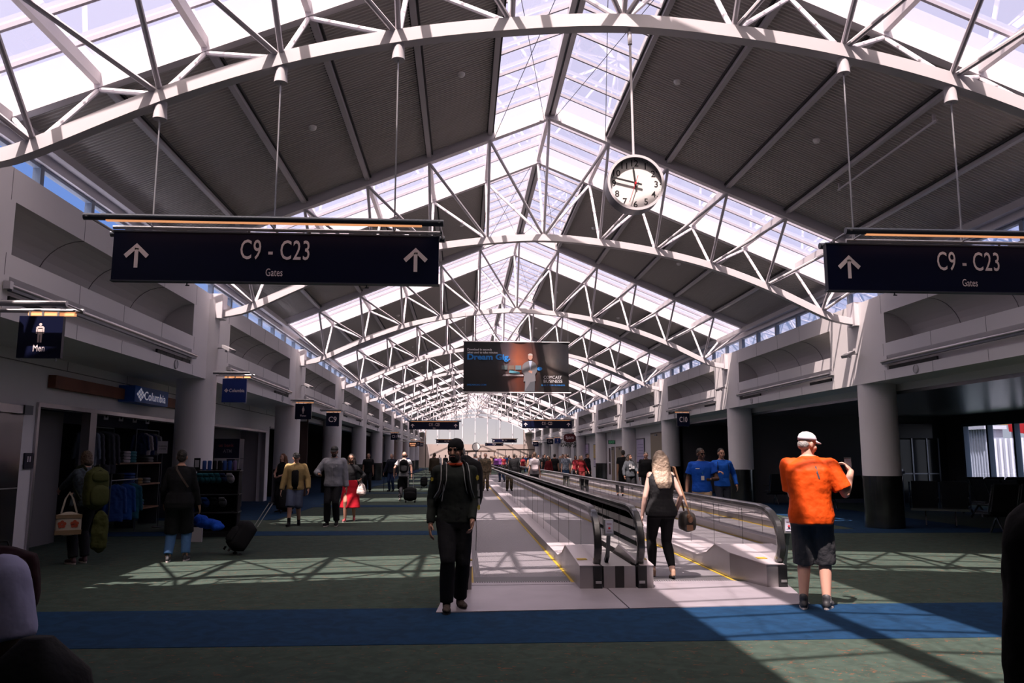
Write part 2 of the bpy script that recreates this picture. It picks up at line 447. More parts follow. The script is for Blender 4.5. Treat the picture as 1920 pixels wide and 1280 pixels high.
# ================================================================ UPPER WALLS
YS = -6.0; YB = YEND
def wallx(side, x):  # x measured outwards from the hall face
    return XL - x if side < 0 else XW + x
def quadx(m, side, pts):
    q = [(wallx(side, a), b, c) for a, b, c in pts]
    m.quad(*(q if side > 0 else q[::-1]))
ZT, ZN1, ZN0, ZV1, ZV0, ZB = 5.42, 4.97, 4.24, 3.94, 3.74, 3.37   # wall top, niche, cove, soffit
def upper_wall(side):
    m = MB(); sd = 'left' if side < 0 else 'right'
    # niches run between trusses: from ty(k)+1.6 to ty(k+1)-1.5
    cuts = [(ty(k) + 1.45, ty(k + 1) - 1.4) for k in range(-2, 11)]
    cuts = [(max(a, YS), min(b, YB)) for a, b in cuts if b > YS and a < YB]
    def strip(z0, z1, a, b): quadx(m, side, [(0, a, z0), (0, b, z0), (0, b, z1), (0, a, z1)])
    strip(ZN1, ZT, YS, YB)
    strip(ZV1, ZN0, YS, YB); strip(ZB, ZV0 - .14, YS, YB)
    y = YS
    for a, b in cuts:
        if a > y: strip(ZN0, ZN1, y, a); strip(ZV0 - .14, ZV1, y, a)
        y = b
    if y < YB: strip(ZN0, ZN1, y, YB); strip(ZV0 - .14, ZV1, y, YB)
    # top shelf, soffit
    quadx(m, side, [(0, YS, ZT), (0, YB, ZT), (.55, YB, ZT), (.55, YS, ZT)])
    for a, b in cuts:
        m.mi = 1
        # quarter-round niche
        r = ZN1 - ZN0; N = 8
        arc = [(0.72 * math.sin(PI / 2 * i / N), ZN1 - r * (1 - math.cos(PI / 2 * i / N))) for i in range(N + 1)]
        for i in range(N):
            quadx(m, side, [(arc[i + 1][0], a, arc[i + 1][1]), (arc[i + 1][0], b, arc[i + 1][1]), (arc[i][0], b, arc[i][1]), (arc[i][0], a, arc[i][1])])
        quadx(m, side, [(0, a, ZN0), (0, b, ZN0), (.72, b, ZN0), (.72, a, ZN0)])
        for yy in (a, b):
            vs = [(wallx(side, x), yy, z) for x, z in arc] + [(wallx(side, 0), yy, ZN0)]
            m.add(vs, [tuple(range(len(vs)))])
        # sloped cove above the tube lamp and the pocket behind it
        m.mi = 0
        quadx(m, side, [(.10, a, ZV0), (.10, b, ZV0), (0, b, ZV1), (0, a, ZV1)])
        quadx(m, side, [(.10, a, ZV0 - .14), (.10, b, ZV0 - .14), (.10, b, ZV0), (.10, a, ZV0)])
        quadx(m, side, [(0, a, ZV0 - .14), (0, b, ZV0 - .14), (.10, b, ZV0 - .14), (.10, a, ZV0 - .14)])
        for yy in (a, b): m.add([(wallx(side, 0), yy, ZV1), (wallx(side, .10), yy, ZV0), (wallx(side, .10), yy, ZV0 - .14), (wallx(side, 0), yy, ZV0 - .14)], [(0, 1, 2, 3)])
    m.mi = 0
    # underside and inner beam
    quadx(m, side, [(0, YS, ZB), (0, YB, ZB), (.9, YB, ZB), (.9, YS, ZB)][::-1])
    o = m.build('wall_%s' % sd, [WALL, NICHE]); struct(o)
    # panel joints: thin dark grooves
    j = MB()
    for k in range(-2, 11):
        a, b = ty(k) + 1.45, ty(k + 1) - 1.4
        for i, yy in enumerate([a - .12, a + (b - a) * .27, a + (b - a) * .5, a + (b - a) * .75, b + .12]):
            if not (YS < yy < YB): continue
            X = wallx(side, -.002)
            for z0, z1 in ((ZN1 + .0, ZT), (ZV1, ZN0), (ZB, ZV0 - .14)): j.box(min(X, wallx(side, .01)), max(X, wallx(side, .01)), yy - .006, yy + .006, z0, z1)
            if 0 < i < 4:
                r = ZN1 - ZN0; N = 8
                arc = [(0.715 * math.sin(PI / 2 * q / N), ZN1 - r * (1 - math.cos(PI / 2 * q / N)) - .004) for q in range(N + 1)]
                j.path([(wallx(side, x), yy, z) for x, z in arc], [(-.006, -.004), (.006, -.004), (.006, .004), (-.006, .004)], up=(1, 0, 0))
    struct(j.build('trim_%d' % (1 if side < 0 else 2), mat('panel_joint', (0.22, 0.2, 0.21), .9)))
for side in (-1, 1): upper_wall(side)

# clerestory: sill wall, mullions and panes
def clerestory(side):
    X = wallx(side, .42); global nwin
    g = MB(); a = -3.0
    q = MB(); q.box(min(X - .05, X + .05), max(X - .05, X + .05), YS, a, ZT - .02, 6.05); struct(q.build('wall_%s' % ('left' if side < 0 else 'right'), WALL))
    g.quad((X, a, ZT - .02), (X, YB, ZT - .02), (X, YB, 6.05), (X, a, 6.05))
    struct(g.build('window_%d' % nwin, WINGLASS)); nwin += 1
    f = MB(); n0 = Y0 + PER / 2 - .05
    s = PER / 6; i = int((a - n0) / s)
    while n0 + i * s < YB:
        y = n0 + i * s - .62; w = .16 if (i % 6 == 3) else .055
        if y > a: f.box(X - .06, X + .06, y - w, y + w, ZT - .02, 6.05)
        i += 1
    f.box(X - .05, X + .05, a, YB, 5.90, 5.96)
    struct(f.build('trim_%d' % (3 if side < 0 else 4), mat('window_mullion', (0.16, 0.19, 0.25), .5)))
    e_ = MB(); e_.box(min(X - .12, X + .12), max(X - .12, X + .12), YS, YB, 5.96, 6.13)
    struct(e_.build('trim_%d' % (5 if side < 0 else 6), WHITE))
    e2 = MB(); xx = wallx(side, .20); e2.box(xx - .07, xx + .07, YS, YB, 6.10, 6.24)
    struct(e2.build('trim_%d' % (7 if side < 0 else 8), PURL))
for side in (-1, 1): clerestory(side)

# ================================================================ COLUMNS
CX = {-1: -6.4, 1: 10.45}
CSTEEL = mat('column_steel', (0.16, 0.17, 0.17), 0.22, 0.9, noise=.5, nscale=2.0)
def column_proto(side):
    t = thing('round_column', '', 'column', (CX[side], ty(0), 0), 0, 'round white columns along the %s wall' % ('left' if side < 0 else 'right'))
    m = MB(); m.lathe([(.45, 1.10), (.45, 5.30)], n=40); m.build('shaft', WALL, t, auto=40)
    m = MB(); m.lathe([(.462, FZ), (.462, .1), (.456, .1), (.456, 1.04), (.466, 1.04), (.466, 1.10), (.45, 1.10)], n=40); m.build('steel_base', CSTEEL, t, auto=40)
    m = MB(); s = side
    xa, xb = (-.50 * s, .1 * s)
    m.box(min(-.56 * s, .1), max(-.56 * s, .1) if s > 0 else .56, -.2, .2, 4.86, 5.46) if s > 0 else m.box(-.1, .56, -.2, .2, 4.86, 5.46)
    m.build('truss_seat', WHITE, t)
    m = MB(); m.tube((-.42 * s, 0, 4.15), (-.66 * s, -.03, 4.15), .018, 8); m.tube((-.66 * s, -.03, 4.05), (-.66 * s, -.03, 4.2), .03, 8); m.build('lamp_arm', GREYMETAL, t)
    m = MB(); m.bar((-.60 * s, -.05, 4.19), (-.86 * s, -.13, 4.06), .20, .07); m.build('floodlight_head', mat('floodlight', (.4, .38, .4), .4, .4), t)
    return t
words = ['first', 'second', 'third', 'fourth', 'fifth', 'sixth', 'seventh', 'eighth', 'ninth', 'tenth', 'eleventh', 'twelfth']
for side in (-1, 1):
    pr = column_proto(side); sd = 'left' if side < 0 else 'right'
    pr.location = cv((CX[side], ty(1), 0))
    pr['label'] = 'nearest round column on the %s, %s' % (sd, 'beside the clothing shop' if side < 0 else 'with dark polished steel foot behind the man in orange')
    for k in range(2, 11):
        dup(pr, (CX[side], ty(k), 0), 'round white column with steel foot, %s from the front along the %s wall' % (words[k - 1], sd))
    dup(pr, (CX[side], ty(0), 0), 'round white column beside the viewer, outside the %s picture edge' % sd)

# ================================================================ TUBE LAMPS, SLOTS, SPEAKERS ON THE WALLS
def tube_lamp(side, k):
    sd = 'left' if side < 0 else 'right'
    a, b = ty(k) + 1.32, ty(k + 1) - 1.27; X = wallx(side, -.06)
    t = thing('wall_tube_lamp', 'long silver tube lamp on the %s wall above the %s bay' % (sd, words[k]), 'lamp', (X, a, 3.80), 0, 'silver tube lamps on the walls')
    m = MB(); m.tube((0, 0, 0), (0, b - a, 0), .038, 12); m.build('tube', STEEL, t, auto=40)
    m = MB(); m.box(-.045, .045, -.02, .06, -.055, .05); m.build('end_cap', GREYMETAL, t)
    m = MB(); m.box(-.03, .03, .06, b - a - .05, -.075, -.035); m.build('housing', DARKMETAL, t)
    for q in (.04, .34, .66, .96):
        m = MB(); m.box(min(0, side * .14), max(0, side * .14), (b - a) * q - .02, (b - a) * q + .02, -.02, .02); m.build('bracket', GREYMETAL, t)
    return t
def slot(side, y0, y1, where):
    m = MB(); X = wallx(side, -.004); X2 = wallx(side, .03); m.box(min(X, X2), max(X, X2), y0, y1, 3.60, 3.68)
    for q in range(5): m.box(min(X, X2) - .004, max(X, X2) + .004, y0 + (y1 - y0) * q / 4 - .008, y0 + (y1 - y0) * q / 4 + .008, 3.60, 3.68)
    tag(m.build('air_slot', DARK), where, 'air vent', 'black air slots under the tube lamps')
def wspeaker(side, y, z, where, r=.10):
    X = wallx(side, 0); s = -side
    m = MB()
    prof = [(r, 0), (r, .025), (r * .8, .03), (r * .78, .018), (.0, .02)]
    mm = MB(); mm.lathe(prof, 0, 0, 20); mm.move(Matrix.Translation((X, y, z)) @ Matrix.Rotation(s * PI / 2, 4, 'Y'))
    tag(mm.build('wall_speaker', mat('speaker_white', (.55, .52, .54), .6), auto=40), where, 'speaker', 'round wall speakers')
for side in (-1, 1):
    sd = 'left' if side < 0 else 'right'
    for k in range(0, 10):
        tube_lamp(side, k)
        a, b = ty(k) + 1.45, ty(k + 1) - 1.4
        if k < 7:
            slot(side, a + .05, a + 1.4, 'black air slot, near end of the tube lamp, %s bay, %s wall' % (words[k], sd))
            slot(side, b - 2.0, b - .1, 'black air slot, far end of the tube lamp, %s bay, %s wall' % (words[k], sd))
            wspeaker(side, b - .95 if side < 0 else b + .1 - 1.3, 3.49, 'round speaker low on the %s wall ledge, %s bay' % (sd, words[k]))
    m = MB()
SCALED = False
# ================================================================ FLOOR
def carpet(name, col, fleck, flecks=0.60):
    m = bpy.data.materials.new(name); m.use_nodes = True; n = m.node_tree.nodes; l = m.node_tree.links; b = n['Principled BSDF']
    b.inputs['Roughness'].default_value = 0.95; b.inputs['Specular IOR Level'].default_value = 0.15
    t = n.new('ShaderNodeTexCoord')
    x = n.new('ShaderNodeTexNoise'); x.inputs['Scale'].default_value = 5.5; x.inputs['Detail'].default_value = 6; x.inputs['Distortion'].default_value = 1.2
    l.new(t.outputs['Object'], x.inputs['Vector'])
    r = n.new('ShaderNodeValToRGB'); e = r.color_ramp.elements
    e[0].position = .38; e[0].color = (*[c * .72 for c in col], 1); e[1].position = .62; e[1].color = (*col, 1)
    l.new(x.outputs['Fac'], r.inputs[0])
    v = n.new('ShaderNodeTexNoise'); v.inputs['Scale'].default_value = 9.0; v.inputs['Detail'].default_value = 8; v.inputs['Distortion'].default_value = 2.5
    mp = n.new('ShaderNodeMapping'); mp.inputs['Scale'].default_value = (1, 1.7, 1); l.new(t.outputs['Object'], mp.inputs[0]); l.new(mp.outputs[0], v.inputs['Vector'])
    r2 = n.new('ShaderNodeValToRGB'); r2.color_ramp.elements[0].position = flecks; r2.color_ramp.elements[1].position = flecks + .03
    r2.color_ramp.elements[0].color = (0, 0, 0, 1); r2.color_ramp.elements[1].color = (1, 1, 1, 1)
    l.new(v.outputs['Fac'], r2.inputs[0])
    mx = n.new('ShaderNodeMix'); mx.data_type = 'RGBA'; l.new(r2.outputs[0], mx.inputs[0]); l.new(r.outputs[0], mx.inputs[6]); mx.inputs[7].default_value = (*fleck, 1)
    l.new(mx.outputs[2], b.inputs['Base Color'])
    MATS[name] = m; return m
CARPET = carpet('green_carpet', (0.045, 0.067, 0.055), (0.13, 0.06, 0.035), .63)
BLUEC = carpet('blue_carpet', (0.006, 0.033, 0.085), (0.006, 0.027, 0.072), .70)
def plate(name, x0, x1, y0, y1, z, mt, th=.05):
    m = MB(); m.box(x0, x1, y0, y1, z - th, z); return struct(m.build(name, mt))
plate('floor', -16, 24, -8, 150, 0, CARPET, .2)
plate('floor', -7.7, 10.9, 7.0, 8.62, .004, BLUEC, .004)
plate('floor', -7.7, -.3, 16.5, 17.4, .004, BLUEC, .004)
plate('floor', 4.2, 12.0, 16.5, 17.4, .004, BLUEC, .004)
plate('floor', -4.6, -.3, 25.6, 26.6, .004, BLUEC, .004)
plate('floor', 4.2, 8.6, 25.6, 26.6, .004, BLUEC, .004)
plate('floor', -14, -4.6, 20.5, 110, .0045, BLUEC, .004)
plate('floor', 8.6, 11.5, 17.4, 110, .0045, BLUEC, .004)
for q in range(4): plate('floor', -4.6, -.3, 35 + 9.2 * q, 35.8 + 9.2 * q, .004, BLUEC, .004)
PLATE = mat('landing_plate_steel', (0.40, 0.36, 0.41), 0.40, 0.45, noise=.12, nscale=2.2)
m = MB(); m.prism([(-.25, 8.34), (1.72, 8.45), (1.72, 10.06), (-.15, 10.02)], 'z', .001, .014); m.prism([(1.735, 8.45), (3.70, 8.60), (4.05, 10.18), (1.735, 10.06)], 'z', .001, .014)
struct(m.build('floor', PLATE))

# ================================================================ MOVING WALKWAYS
def ribbed(name, col, metal, rough, scale, axis='X', bump=.4):
    m = mat(name, col, rough, metal); n = m.node_tree.nodes; l = m.node_tree.links
    t = n.new('ShaderNodeTexCoord'); w = n.new('ShaderNodeTexWave'); w.bands_direction = axis; w.inputs['Scale'].default_value = scale
    l.new(t.outputs['Object'], w.inputs['Vector']); bp = n.new('ShaderNodeBump'); bp.inputs['Strength'].default_value = bump; bp.inputs['Distance'].default_value = .01
    l.new(w.outputs['Fac'], bp.inputs['Height']); l.new(bp.outputs[0], n['Principled BSDF'].inputs['Normal']); return m
PALLET = ribbed('walkway_pallet', (0.24, 0.225, 0.25), .4, .45, 18, 'X')
YELLOW = mat('yellow_edge_line', (0.45, 0.30, 0.02), .5)
SKIRT = mat('skirt_steel', (0.42, 0.39, 0.40), .35, .75, noise=.15, nscale=1.5)
DECKING = mat('balustrade_decking', (0.62, 0.56, 0.60), .4, .5)
YE = 72.0
def walkway(x0, x1, label):
    t = thing('moving_walkway', label, 'moving walkway', ((x0 + x1) / 2, 10.05, 0)); h = (x1 - x0) / 2
    m = MB(); m.box(-h, h, 0, YE - 10, .002, .010); m.build('pallet_belt', PALLET, t)
    for s_ in (-1, 1):
        m = MB(); m.box(min(s_ * h, s_ * (h - .034)), max(s_ * h, s_ * (h - .034)), -.0, YE - 10, .003, .016); m.build('yellow_line', YELLOW, t)
    m = MB(); m.box(-h, h, -.04, .12, .004, .017); 
    for q in range(int(2 * h / .03)): m.box(-h + q * .03, -h + q * .03 + .012, .12, .20, .006, .018)
    m.build('comb', PLATE, t)
    m = MB(); m.box(-h + .04, h - .04, .20, .62, .0105, .014); m.build('comb_grooves', mat('comb_dark', (.12, .115, .125), .5, .5), t)
walkway(.12, 1.40, 'nearer-side moving walkway left of the glass balustrades, grey ribbed belt')
walkway(2.28, 3.45, 'moving walkway the blonde woman is stepping onto, grey ribbed belt')
RAIL = mat('black_handrail', (0.02, 0.02, 0.022), .22, coat=.3)
def balustrade(xg, face, label, box_w=.22, end_w=None):
    """xg glass plane; face -1/+1 the side of the belt"""
    t = thing('glass_balustrade', label, 'balustrade', (xg, 9.7, 0), 0, 'glass balustrades of the moving walkways')
    E = YE - 9.7; f = face
    path = [(0, E, .93), (0, 1.0, .93), (0, .72, .93), (0, .48, .915), (0, .27, .86), (0, .10, .75), (0, .01, .61), (0, -.01, .48), (0, .05, .34), (0, .16, .23)]
    m = MB(); m.path(path, [(-.045, -.025), (.045, -.025), (.045, .012), (.03, .028), (-.03, .028), (-.045, .012)], up=(0, -.01, 1) if 0 else (1, 0, 0))
    # profile is given as side, up: sweep with x as 'up'
    m = MB()
    prof = [(-.028, -.045), (-.028, .045), (.010, .045), (.026, .030), (.026, -.030), (.010, -.045)]
    m.path(path, prof, up=(1, 0, 0)); m.build('handrail', RAIL, t, auto=40)
    inner = [(0, E, .885), (0, 1.0, .885), (0, .72, .885), (0, .50, .87), (0, .31, .82), (0, .16, .73), (0, .085, .61), (0, .07, .48), (0, .12, .36), (0, .2, .28)]
    m = MB(); m.path(inner, [(-.018, -.03), (-.018, .03), (.014, .03), (.014, -.03)], up=(1, 0, 0)); m.build('rail_track', GREYMETAL, t, auto=40)
    pts = [(p[1], p[2]) for p in inner] ; poly = [(E, .10)] + pts[:-1] + [(.2, .28), (.5, .12)]
    # split the pane into panels with dark joints
    m = MB(); m.prism([(p[0], p[1]) for p in poly], 'x', -.006, .006); me = m.build('glass_panel', RAILGLASS, t)
    m = MB(); q = 1.35
    while q < 30: m.box(-.008, .008, q - .004, q + .004, .15, .87); q += 1.27
    m.build('panel_joint', DARK, t)
    # skirt body on the belt side
    sh = [(.0, .0), (.0, .27), (1.35, .37), (1.75, .22), (2.2, .14), (E, .14), (E, 0)]
    ew = end_w or box_w; o0 = -f * .02
    def wy(y): return ew if y < .01 else (ew + (box_w - ew) * min(1, y / .75))
    ys = [0, .25, .5, .75, 1.35, 1.75, 2.2, E]; hz = [.27, .289, .307, .326, .37, .22, .14, .14]
    m = MB(); vs = []; fs = []
    for y, z in zip(ys, hz): vs += [(o0, y, 0), (f * wy(y), y, 0), (f * wy(y), y, z), (o0, y, z)]
    for q in range(len(ys) - 1):
        for j in range(4): fs.append((q * 4 + j, q * 4 + (j + 1) % 4, q * 4 + 4 + (j + 1) % 4, q * 4 + 4 + j)[::f])
    fs += [(0, 1, 2, 3)[::-f], tuple(range(len(vs) - 4, len(vs)))[::f]]
    m.add(vs, fs); m.build('skirt_body', SKIRT, t)
    m = MB(); vs = []; fs = []
    for y, z in zip(ys, hz): vs += [(o0, y - .01, z + .001), (f * (wy(y) + .006), y - .01, z + .001), (f * (wy(y) + .006), y - .01, z + .009), (o0, y - .01, z + .009)]
    for q in range(len(ys) - 1):
        for j in range(4): fs.append((q * 4 + j, q * 4 + (j + 1) % 4, q * 4 + 4 + (j + 1) % 4, q * 4 + 4 + j)[::f])
    fs += [(0, 1, 2, 3)[::-f]]
    m.add(vs, fs); m.build('decking', DECKING, t); box_w = ew
    m = MB(); xs = -f * .045; m.box(min(f * .06, xs), max(f * .06, xs), -.02, .42, 0, .27); m.build('newel_box', BLACK, t)
    m = MB(); m.box(-.035, .035, -.026, -.018, .07, .10); m.build('newel_plate', GREYMETAL, t)
    m = MB(); xc = f * box_w * .6; m.box(xc - .07, xc + .05, .30, .42, .305, .312); m.build('warning_sticker', YELLOW, t)
    return t
balustrade(.02, 1, 'leftmost glass balustrade with black handrail, mostly hidden behind the man in the beanie', .10)
balustrade(1.62, -1, 'second glass balustrade from the left, ending beside the small control panel')
balustrade(2.14, 1, 'third glass balustrade from the left, ending next to the blonde woman', .14)
balustrade(3.86, -1, 'rightmost glass balustrade, its curved black newel left of the man in orange', .40, .20)
t = thing('walkway_island', 'grey steel cover plates between the two moving walkways', 'cover plate', (1.88, 9.72, 0))
m = MB(); m.box(-.185, .185, .05, YE - 10, 0.001, .255); m.build('top_plate', mat('island_top', (.42, .40, .41), .45, .5), t)
m = MB(); m.box(-.19, -.055, 0, .05, 0, .265); m.box(.055, .19, 0, .05, 0, .265); m.build('end_panel', SKIRT, t)
m = MB(); m.box(-.055, .055, .01, .05, 0, .262); m.build('end_slot', DARK, t)
def control_post(x, y, label, z0):
    t = thing('control_panel', label, 'control panel', (x, y, 0), 0, 'walkway control panels')
    m = MB(); m.path([(0, .25, z0), (0, .12, .35), (0, .02, .62)], [(-.03, -.02), (.03, -.02), (.03, .02), (-.03, .02)], up=(1, 0, 0)); m.build('arm', DARKMETAL, t)
    m = MB(); m.box(-.055, .055, -.02, .07, .60, .79); m.build('housing', GREYMETAL, t)
    m = MB(); m.box(-.045, .045, -.026, -.02, .625, .78); m.build('display', mat('panel_face', (.55, .55, .68), .3), t)
    m = MB(); m.tube((0, -.026, .69), (0, -.04, .69), .013, 14); m.build('red_button', mat('button_red', (.55, .04, .05), .4), t)
    m = MB(); m.box(-.03, .03, -.0275, -.026, .735, .745); m.box(-.03, .03, -.0275, -.026, .65, .658); m.build('printed_line', mat('panel_print', (.2, .1, .15), .4), t)
control_post(1.80, 9.95, 'small control panel with red button between the two inner balustrades', .258)
control_post(4.13, 10.15, 'small control panel with red button right of the rightmost balustrade', .002)
# light posts inside the second walkway
for x, y, h in ((2.45, 19.5, .5), (2.45, 21.6, .45)):
    pass

SCALED = True
# ================================================================ LOWER WALLS, SHOPS, LOUNGES
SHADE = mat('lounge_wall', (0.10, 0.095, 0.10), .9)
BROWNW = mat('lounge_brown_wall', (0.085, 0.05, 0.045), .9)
LCEIL = ribbed('metal_plank_ceiling', (0.30, 0.29, 0.31), .7, .28, 1.6, 'Y', .15)
def wallp(name, m, mt): return struct(m.build(name, mt))
XS = -7.7
# left front wall with openings
def hole_wall(axis_x, y0, y1, z1, holes, th):
    """wall along y at x=axis_x (thickness th outwards) with rectangular openings [(ya,yb,ztop)] down to the floor"""
    m = MB(); y = y0; xa, xb = sorted((axis_x, axis_x + th))
    for a, b, zt in holes:
        if a > y: m.box(xa, xb, y, a, FZ, z1)
        m.box(xa, xb, a, b, zt, z1); y = b
    if y1 > y: m.box(xa, xb, y, y1, FZ, z1)
    return m
m = hole_wall(XS, -6, 36.0, 3.55, [(15.05, 23.3, 2.44), (25.2, 31.95, 2.48), (32.65, 35.6, 2.68)], -.25)
wallp('wall_left', m, WALL)
m = MB(); m.box(XS, XL - .03, YS, 36.0, ZB + .01, ZB + .15); wallp('ceiling', m, WALL)
m = MB(); m.box(XS + .0, XS + .012, -6, 36, 3.18, 3.195)
for y in (13.2, 16.0, 18.8, 21.4, 24.2, 27.0, 29.5, 32): m.box(XS, XS + .006, y - .006, y + .006, 3.2, ZB)
wallp('trim_9', m, MATS['panel_joint'])
# shop boxes behind the openings
def room(x0, x1, y0, y1, z1, wm, cm, skip=(), name='wall_back'):
    m = MB()
    if 'x0' not in skip: m.box(x0 - .1, x0, y0, y1, FZ, z1)
    if 'x1' not in skip: m.box(x1, x1 + .1, y0, y1, FZ, z1)
    if 'y0' not in skip: m.box(x0, x1, y0 - .1, y0, FZ, z1)
    if 'y1' not in skip: m.box(x0, x1, y1, y1 + .1, FZ, z1)
    wallp(name, m, wm)
    m = MB(); m.box(x0 - .1, x1 + .1, y0 - .1, y1 + .1, z1, z1 + .1); wallp('ceiling', m, cm)
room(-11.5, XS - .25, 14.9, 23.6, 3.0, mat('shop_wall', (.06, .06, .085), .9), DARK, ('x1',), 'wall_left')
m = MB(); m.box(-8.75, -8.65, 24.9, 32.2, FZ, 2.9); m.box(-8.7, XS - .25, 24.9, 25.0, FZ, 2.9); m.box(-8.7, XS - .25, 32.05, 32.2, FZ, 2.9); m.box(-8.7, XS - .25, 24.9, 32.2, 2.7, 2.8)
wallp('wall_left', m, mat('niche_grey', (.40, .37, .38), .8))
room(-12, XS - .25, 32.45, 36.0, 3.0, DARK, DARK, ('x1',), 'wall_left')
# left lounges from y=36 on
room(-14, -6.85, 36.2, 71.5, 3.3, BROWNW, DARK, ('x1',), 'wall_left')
m = MB(); m.box(-7.2, -6.9, 36.0, 71.5, 3.10, 3.37); m.box(-7.7, XL - .03, 36.0, 71.5, ZB + .01, ZB + .15); wallp('trim_10', m, WALL)
WOOD = mat('warm_wood_panel', (0.34, 0.16, 0.06), .55, noise=.3, nscale=1.0)
m = MB(); m.box(-7.3, -7.0, 71.5, 96, FZ, ZB); wallp('wall_left', m, WOOD)
m = MB()
for y in (71.6, 76.5, 81.5, 86.5, 91.5, 96): m.box(-7.02, -6.9, y - .3, y + .3, FZ, ZB)
for y in (73.5, 83.5): m.box(-6.99, -6.95, y, y + 2.6, FZ, 2.6)
wallp('trim_11', m, WALL)
m = MB(); m.box(-7.2, -6.9, 96, YEND + 12, FZ, ZB + .02); m.box(-7.2, XL - .03, 71.5, YEND, ZB + .01, ZB + .1); wallp('wall_left', m, WALL)
# right lounge
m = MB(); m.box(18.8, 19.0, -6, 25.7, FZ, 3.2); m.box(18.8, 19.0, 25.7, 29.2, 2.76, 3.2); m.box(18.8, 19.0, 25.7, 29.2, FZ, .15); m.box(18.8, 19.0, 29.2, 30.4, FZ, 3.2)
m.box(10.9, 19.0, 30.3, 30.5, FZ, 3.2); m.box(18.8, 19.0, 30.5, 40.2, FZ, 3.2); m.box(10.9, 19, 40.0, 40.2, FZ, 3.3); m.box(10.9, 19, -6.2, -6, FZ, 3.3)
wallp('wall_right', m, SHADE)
m = MB(); m.box(10.9, 19.0, -6, 40.2, 3.12, 3.22); wallp('ceiling', m, LCEIL)
m = MB(); m.box(10.88, 11.1, YS, 40.2, 3.2, 3.4); m.box(XW + .03, 10.9, YS, 75, ZB + .01, ZB + .12); wallp('trim_12', m, WALL)
# solid wall from y=40 with shop bay at 70-80
m = hole_wall(10.8, 40, 118, 3.5, [(72.0, 78.0, 2.9), (83, 86.5, 2.4), (92, 100, 2.9)], .25); wallp('wall_right', m, WALL)
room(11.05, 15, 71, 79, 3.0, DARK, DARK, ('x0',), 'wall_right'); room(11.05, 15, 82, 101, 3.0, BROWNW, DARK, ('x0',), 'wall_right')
m = MB(); m.box(XW + .03, 10.85, 75, YEND, ZB + .01, ZB + .12); wallp('trim_13', m, WALL)
# back of the hall behind the viewer
m = MB(); m.box(-16, 20, YS - .3, YS, FZ, 10); wallp('wall_back', m, SHADE)
m = MB(); m.box(-7.2, 11.1, YS, ty(-1) - AH + .1, 8.9, 9.1); 
m.prism([(XR - HALF - .6, 5.9), (XR, 9.75), (XR + HALF + .6, 5.9), (XR + HALF + .6, 6.1), (XR, 9.95), (XR - HALF - .6, 6.1)], 'y', YS, ty(-1) - AH)
wallp('ceiling', m, DECK)
# hall end
ENDW = mat('end_wall_beige', (0.30, 0.24, 0.22), .8)
m = MB(); m.box(-30, -6.0, YEND + 16, YEND + 16.3, FZ, 6); m.box(10.0, 34, YEND + 16, YEND + 16.3, FZ, 6); m.box(-6.1, 10.1, YEND + 16, YEND + 16.3, FZ, 3.6)
m.box(-30.2, -30, YEND, YEND + 16, FZ, 6); m.box(34, 34.2, YEND, YEND + 16, FZ, 6); m.box(-30, -7.0, YEND, YEND + .2, FZ, 6); m.box(10.9, 34, YEND, YEND + .2, FZ, 6)
wallp('wall_far', m, ENDW)
m = MB(); m.box(-30, -6.2, YEND, YEND + 16, 5.4, 5.6); m.box(10.2, 34, YEND, YEND + 16, 5.4, 5.6); wallp('ceiling', m, WALL)
m = MB(); m.quad((-6.2, YEND, 6.0), (XR, YEND, 9.7), (XR, YEND + 16, 9.7), (-6.2, YEND + 16, 6.0)); m.quad((XR, YEND, 9.7), (10.2, YEND, 6.0), (10.2, YEND + 16, 6.0), (XR, YEND + 16, 9.7)); m.add([(-6.2, YEND + 16, 3.6), (10.2, YEND + 16, 3.6), (10.2, YEND + 16, 6.0), (XR, YEND + 16, 9.7), (-6.2, YEND + 16, 6.0)], [(0, 1, 2, 3, 4)])
struct(m.build('window_%d' % nwin, SKYGLASS)); nwin += 1
m = MB()
for q in range(17): m.bar((-6.2, YEND + q, 6.0), (XR, YEND + q, 9.7), .08, .12); m.bar((10.2, YEND + q, 6.0), (XR, YEND + q, 9.7), .08, .12)
for q in range(9): m.box(-6.2 + q * 2.05 - .05, -6.2 + q * 2.05 + .05, YEND + 15.9, YEND + 16, 3.6, 6.0 + 3.7 * (1 - abs(-6.2 + q * 2.05 - XR) / 8.2))
struct(m.build('trim_14', WHITE))
# ================================================================ SIGNS, CLOCK, BANNER (before camera scaling)
SCALED = True
ARROW = [(-.025, -.5), (.06, -.5), (.06, .22), (.40, -.10), (.49, .04), (.02, .5), (-.02, .5), (-.49, .04), (-.40, -.10), (-.06, .22), (-.06, -.5)]
ARROW = [(-.075, -.5), (.075, -.5), (.075, .20), (.38, -.09), (.49, .04), (.0, .5), (-.49, .04), (-.38, -.09), (-.075, .20)]
def arrow(cx, y, cz, w, h, parent):
    # triangulated by hand: shaft and two barbs
    m = MB(); P = lambda a, b: (cx + a * w, y, cz + b * h)
    m.add([P(-.075, -.5), P(.075, -.5), P(.075, .30), P(-.075, .30)], [(0, 1, 2, 3)])
    m.add([P(.0, .5), P(.0, .27), P(.38, -.11), P(.49, .03)][::-1], [(0, 1, 2, 3)][::1])
    m.add([P(.0, .5), P(.0, .27), P(-.38, -.11), P(-.49, .03)], [(0, 1, 2, 3)])
    m.build('arrow', LETTER, parent)
def rel(t, v): return v
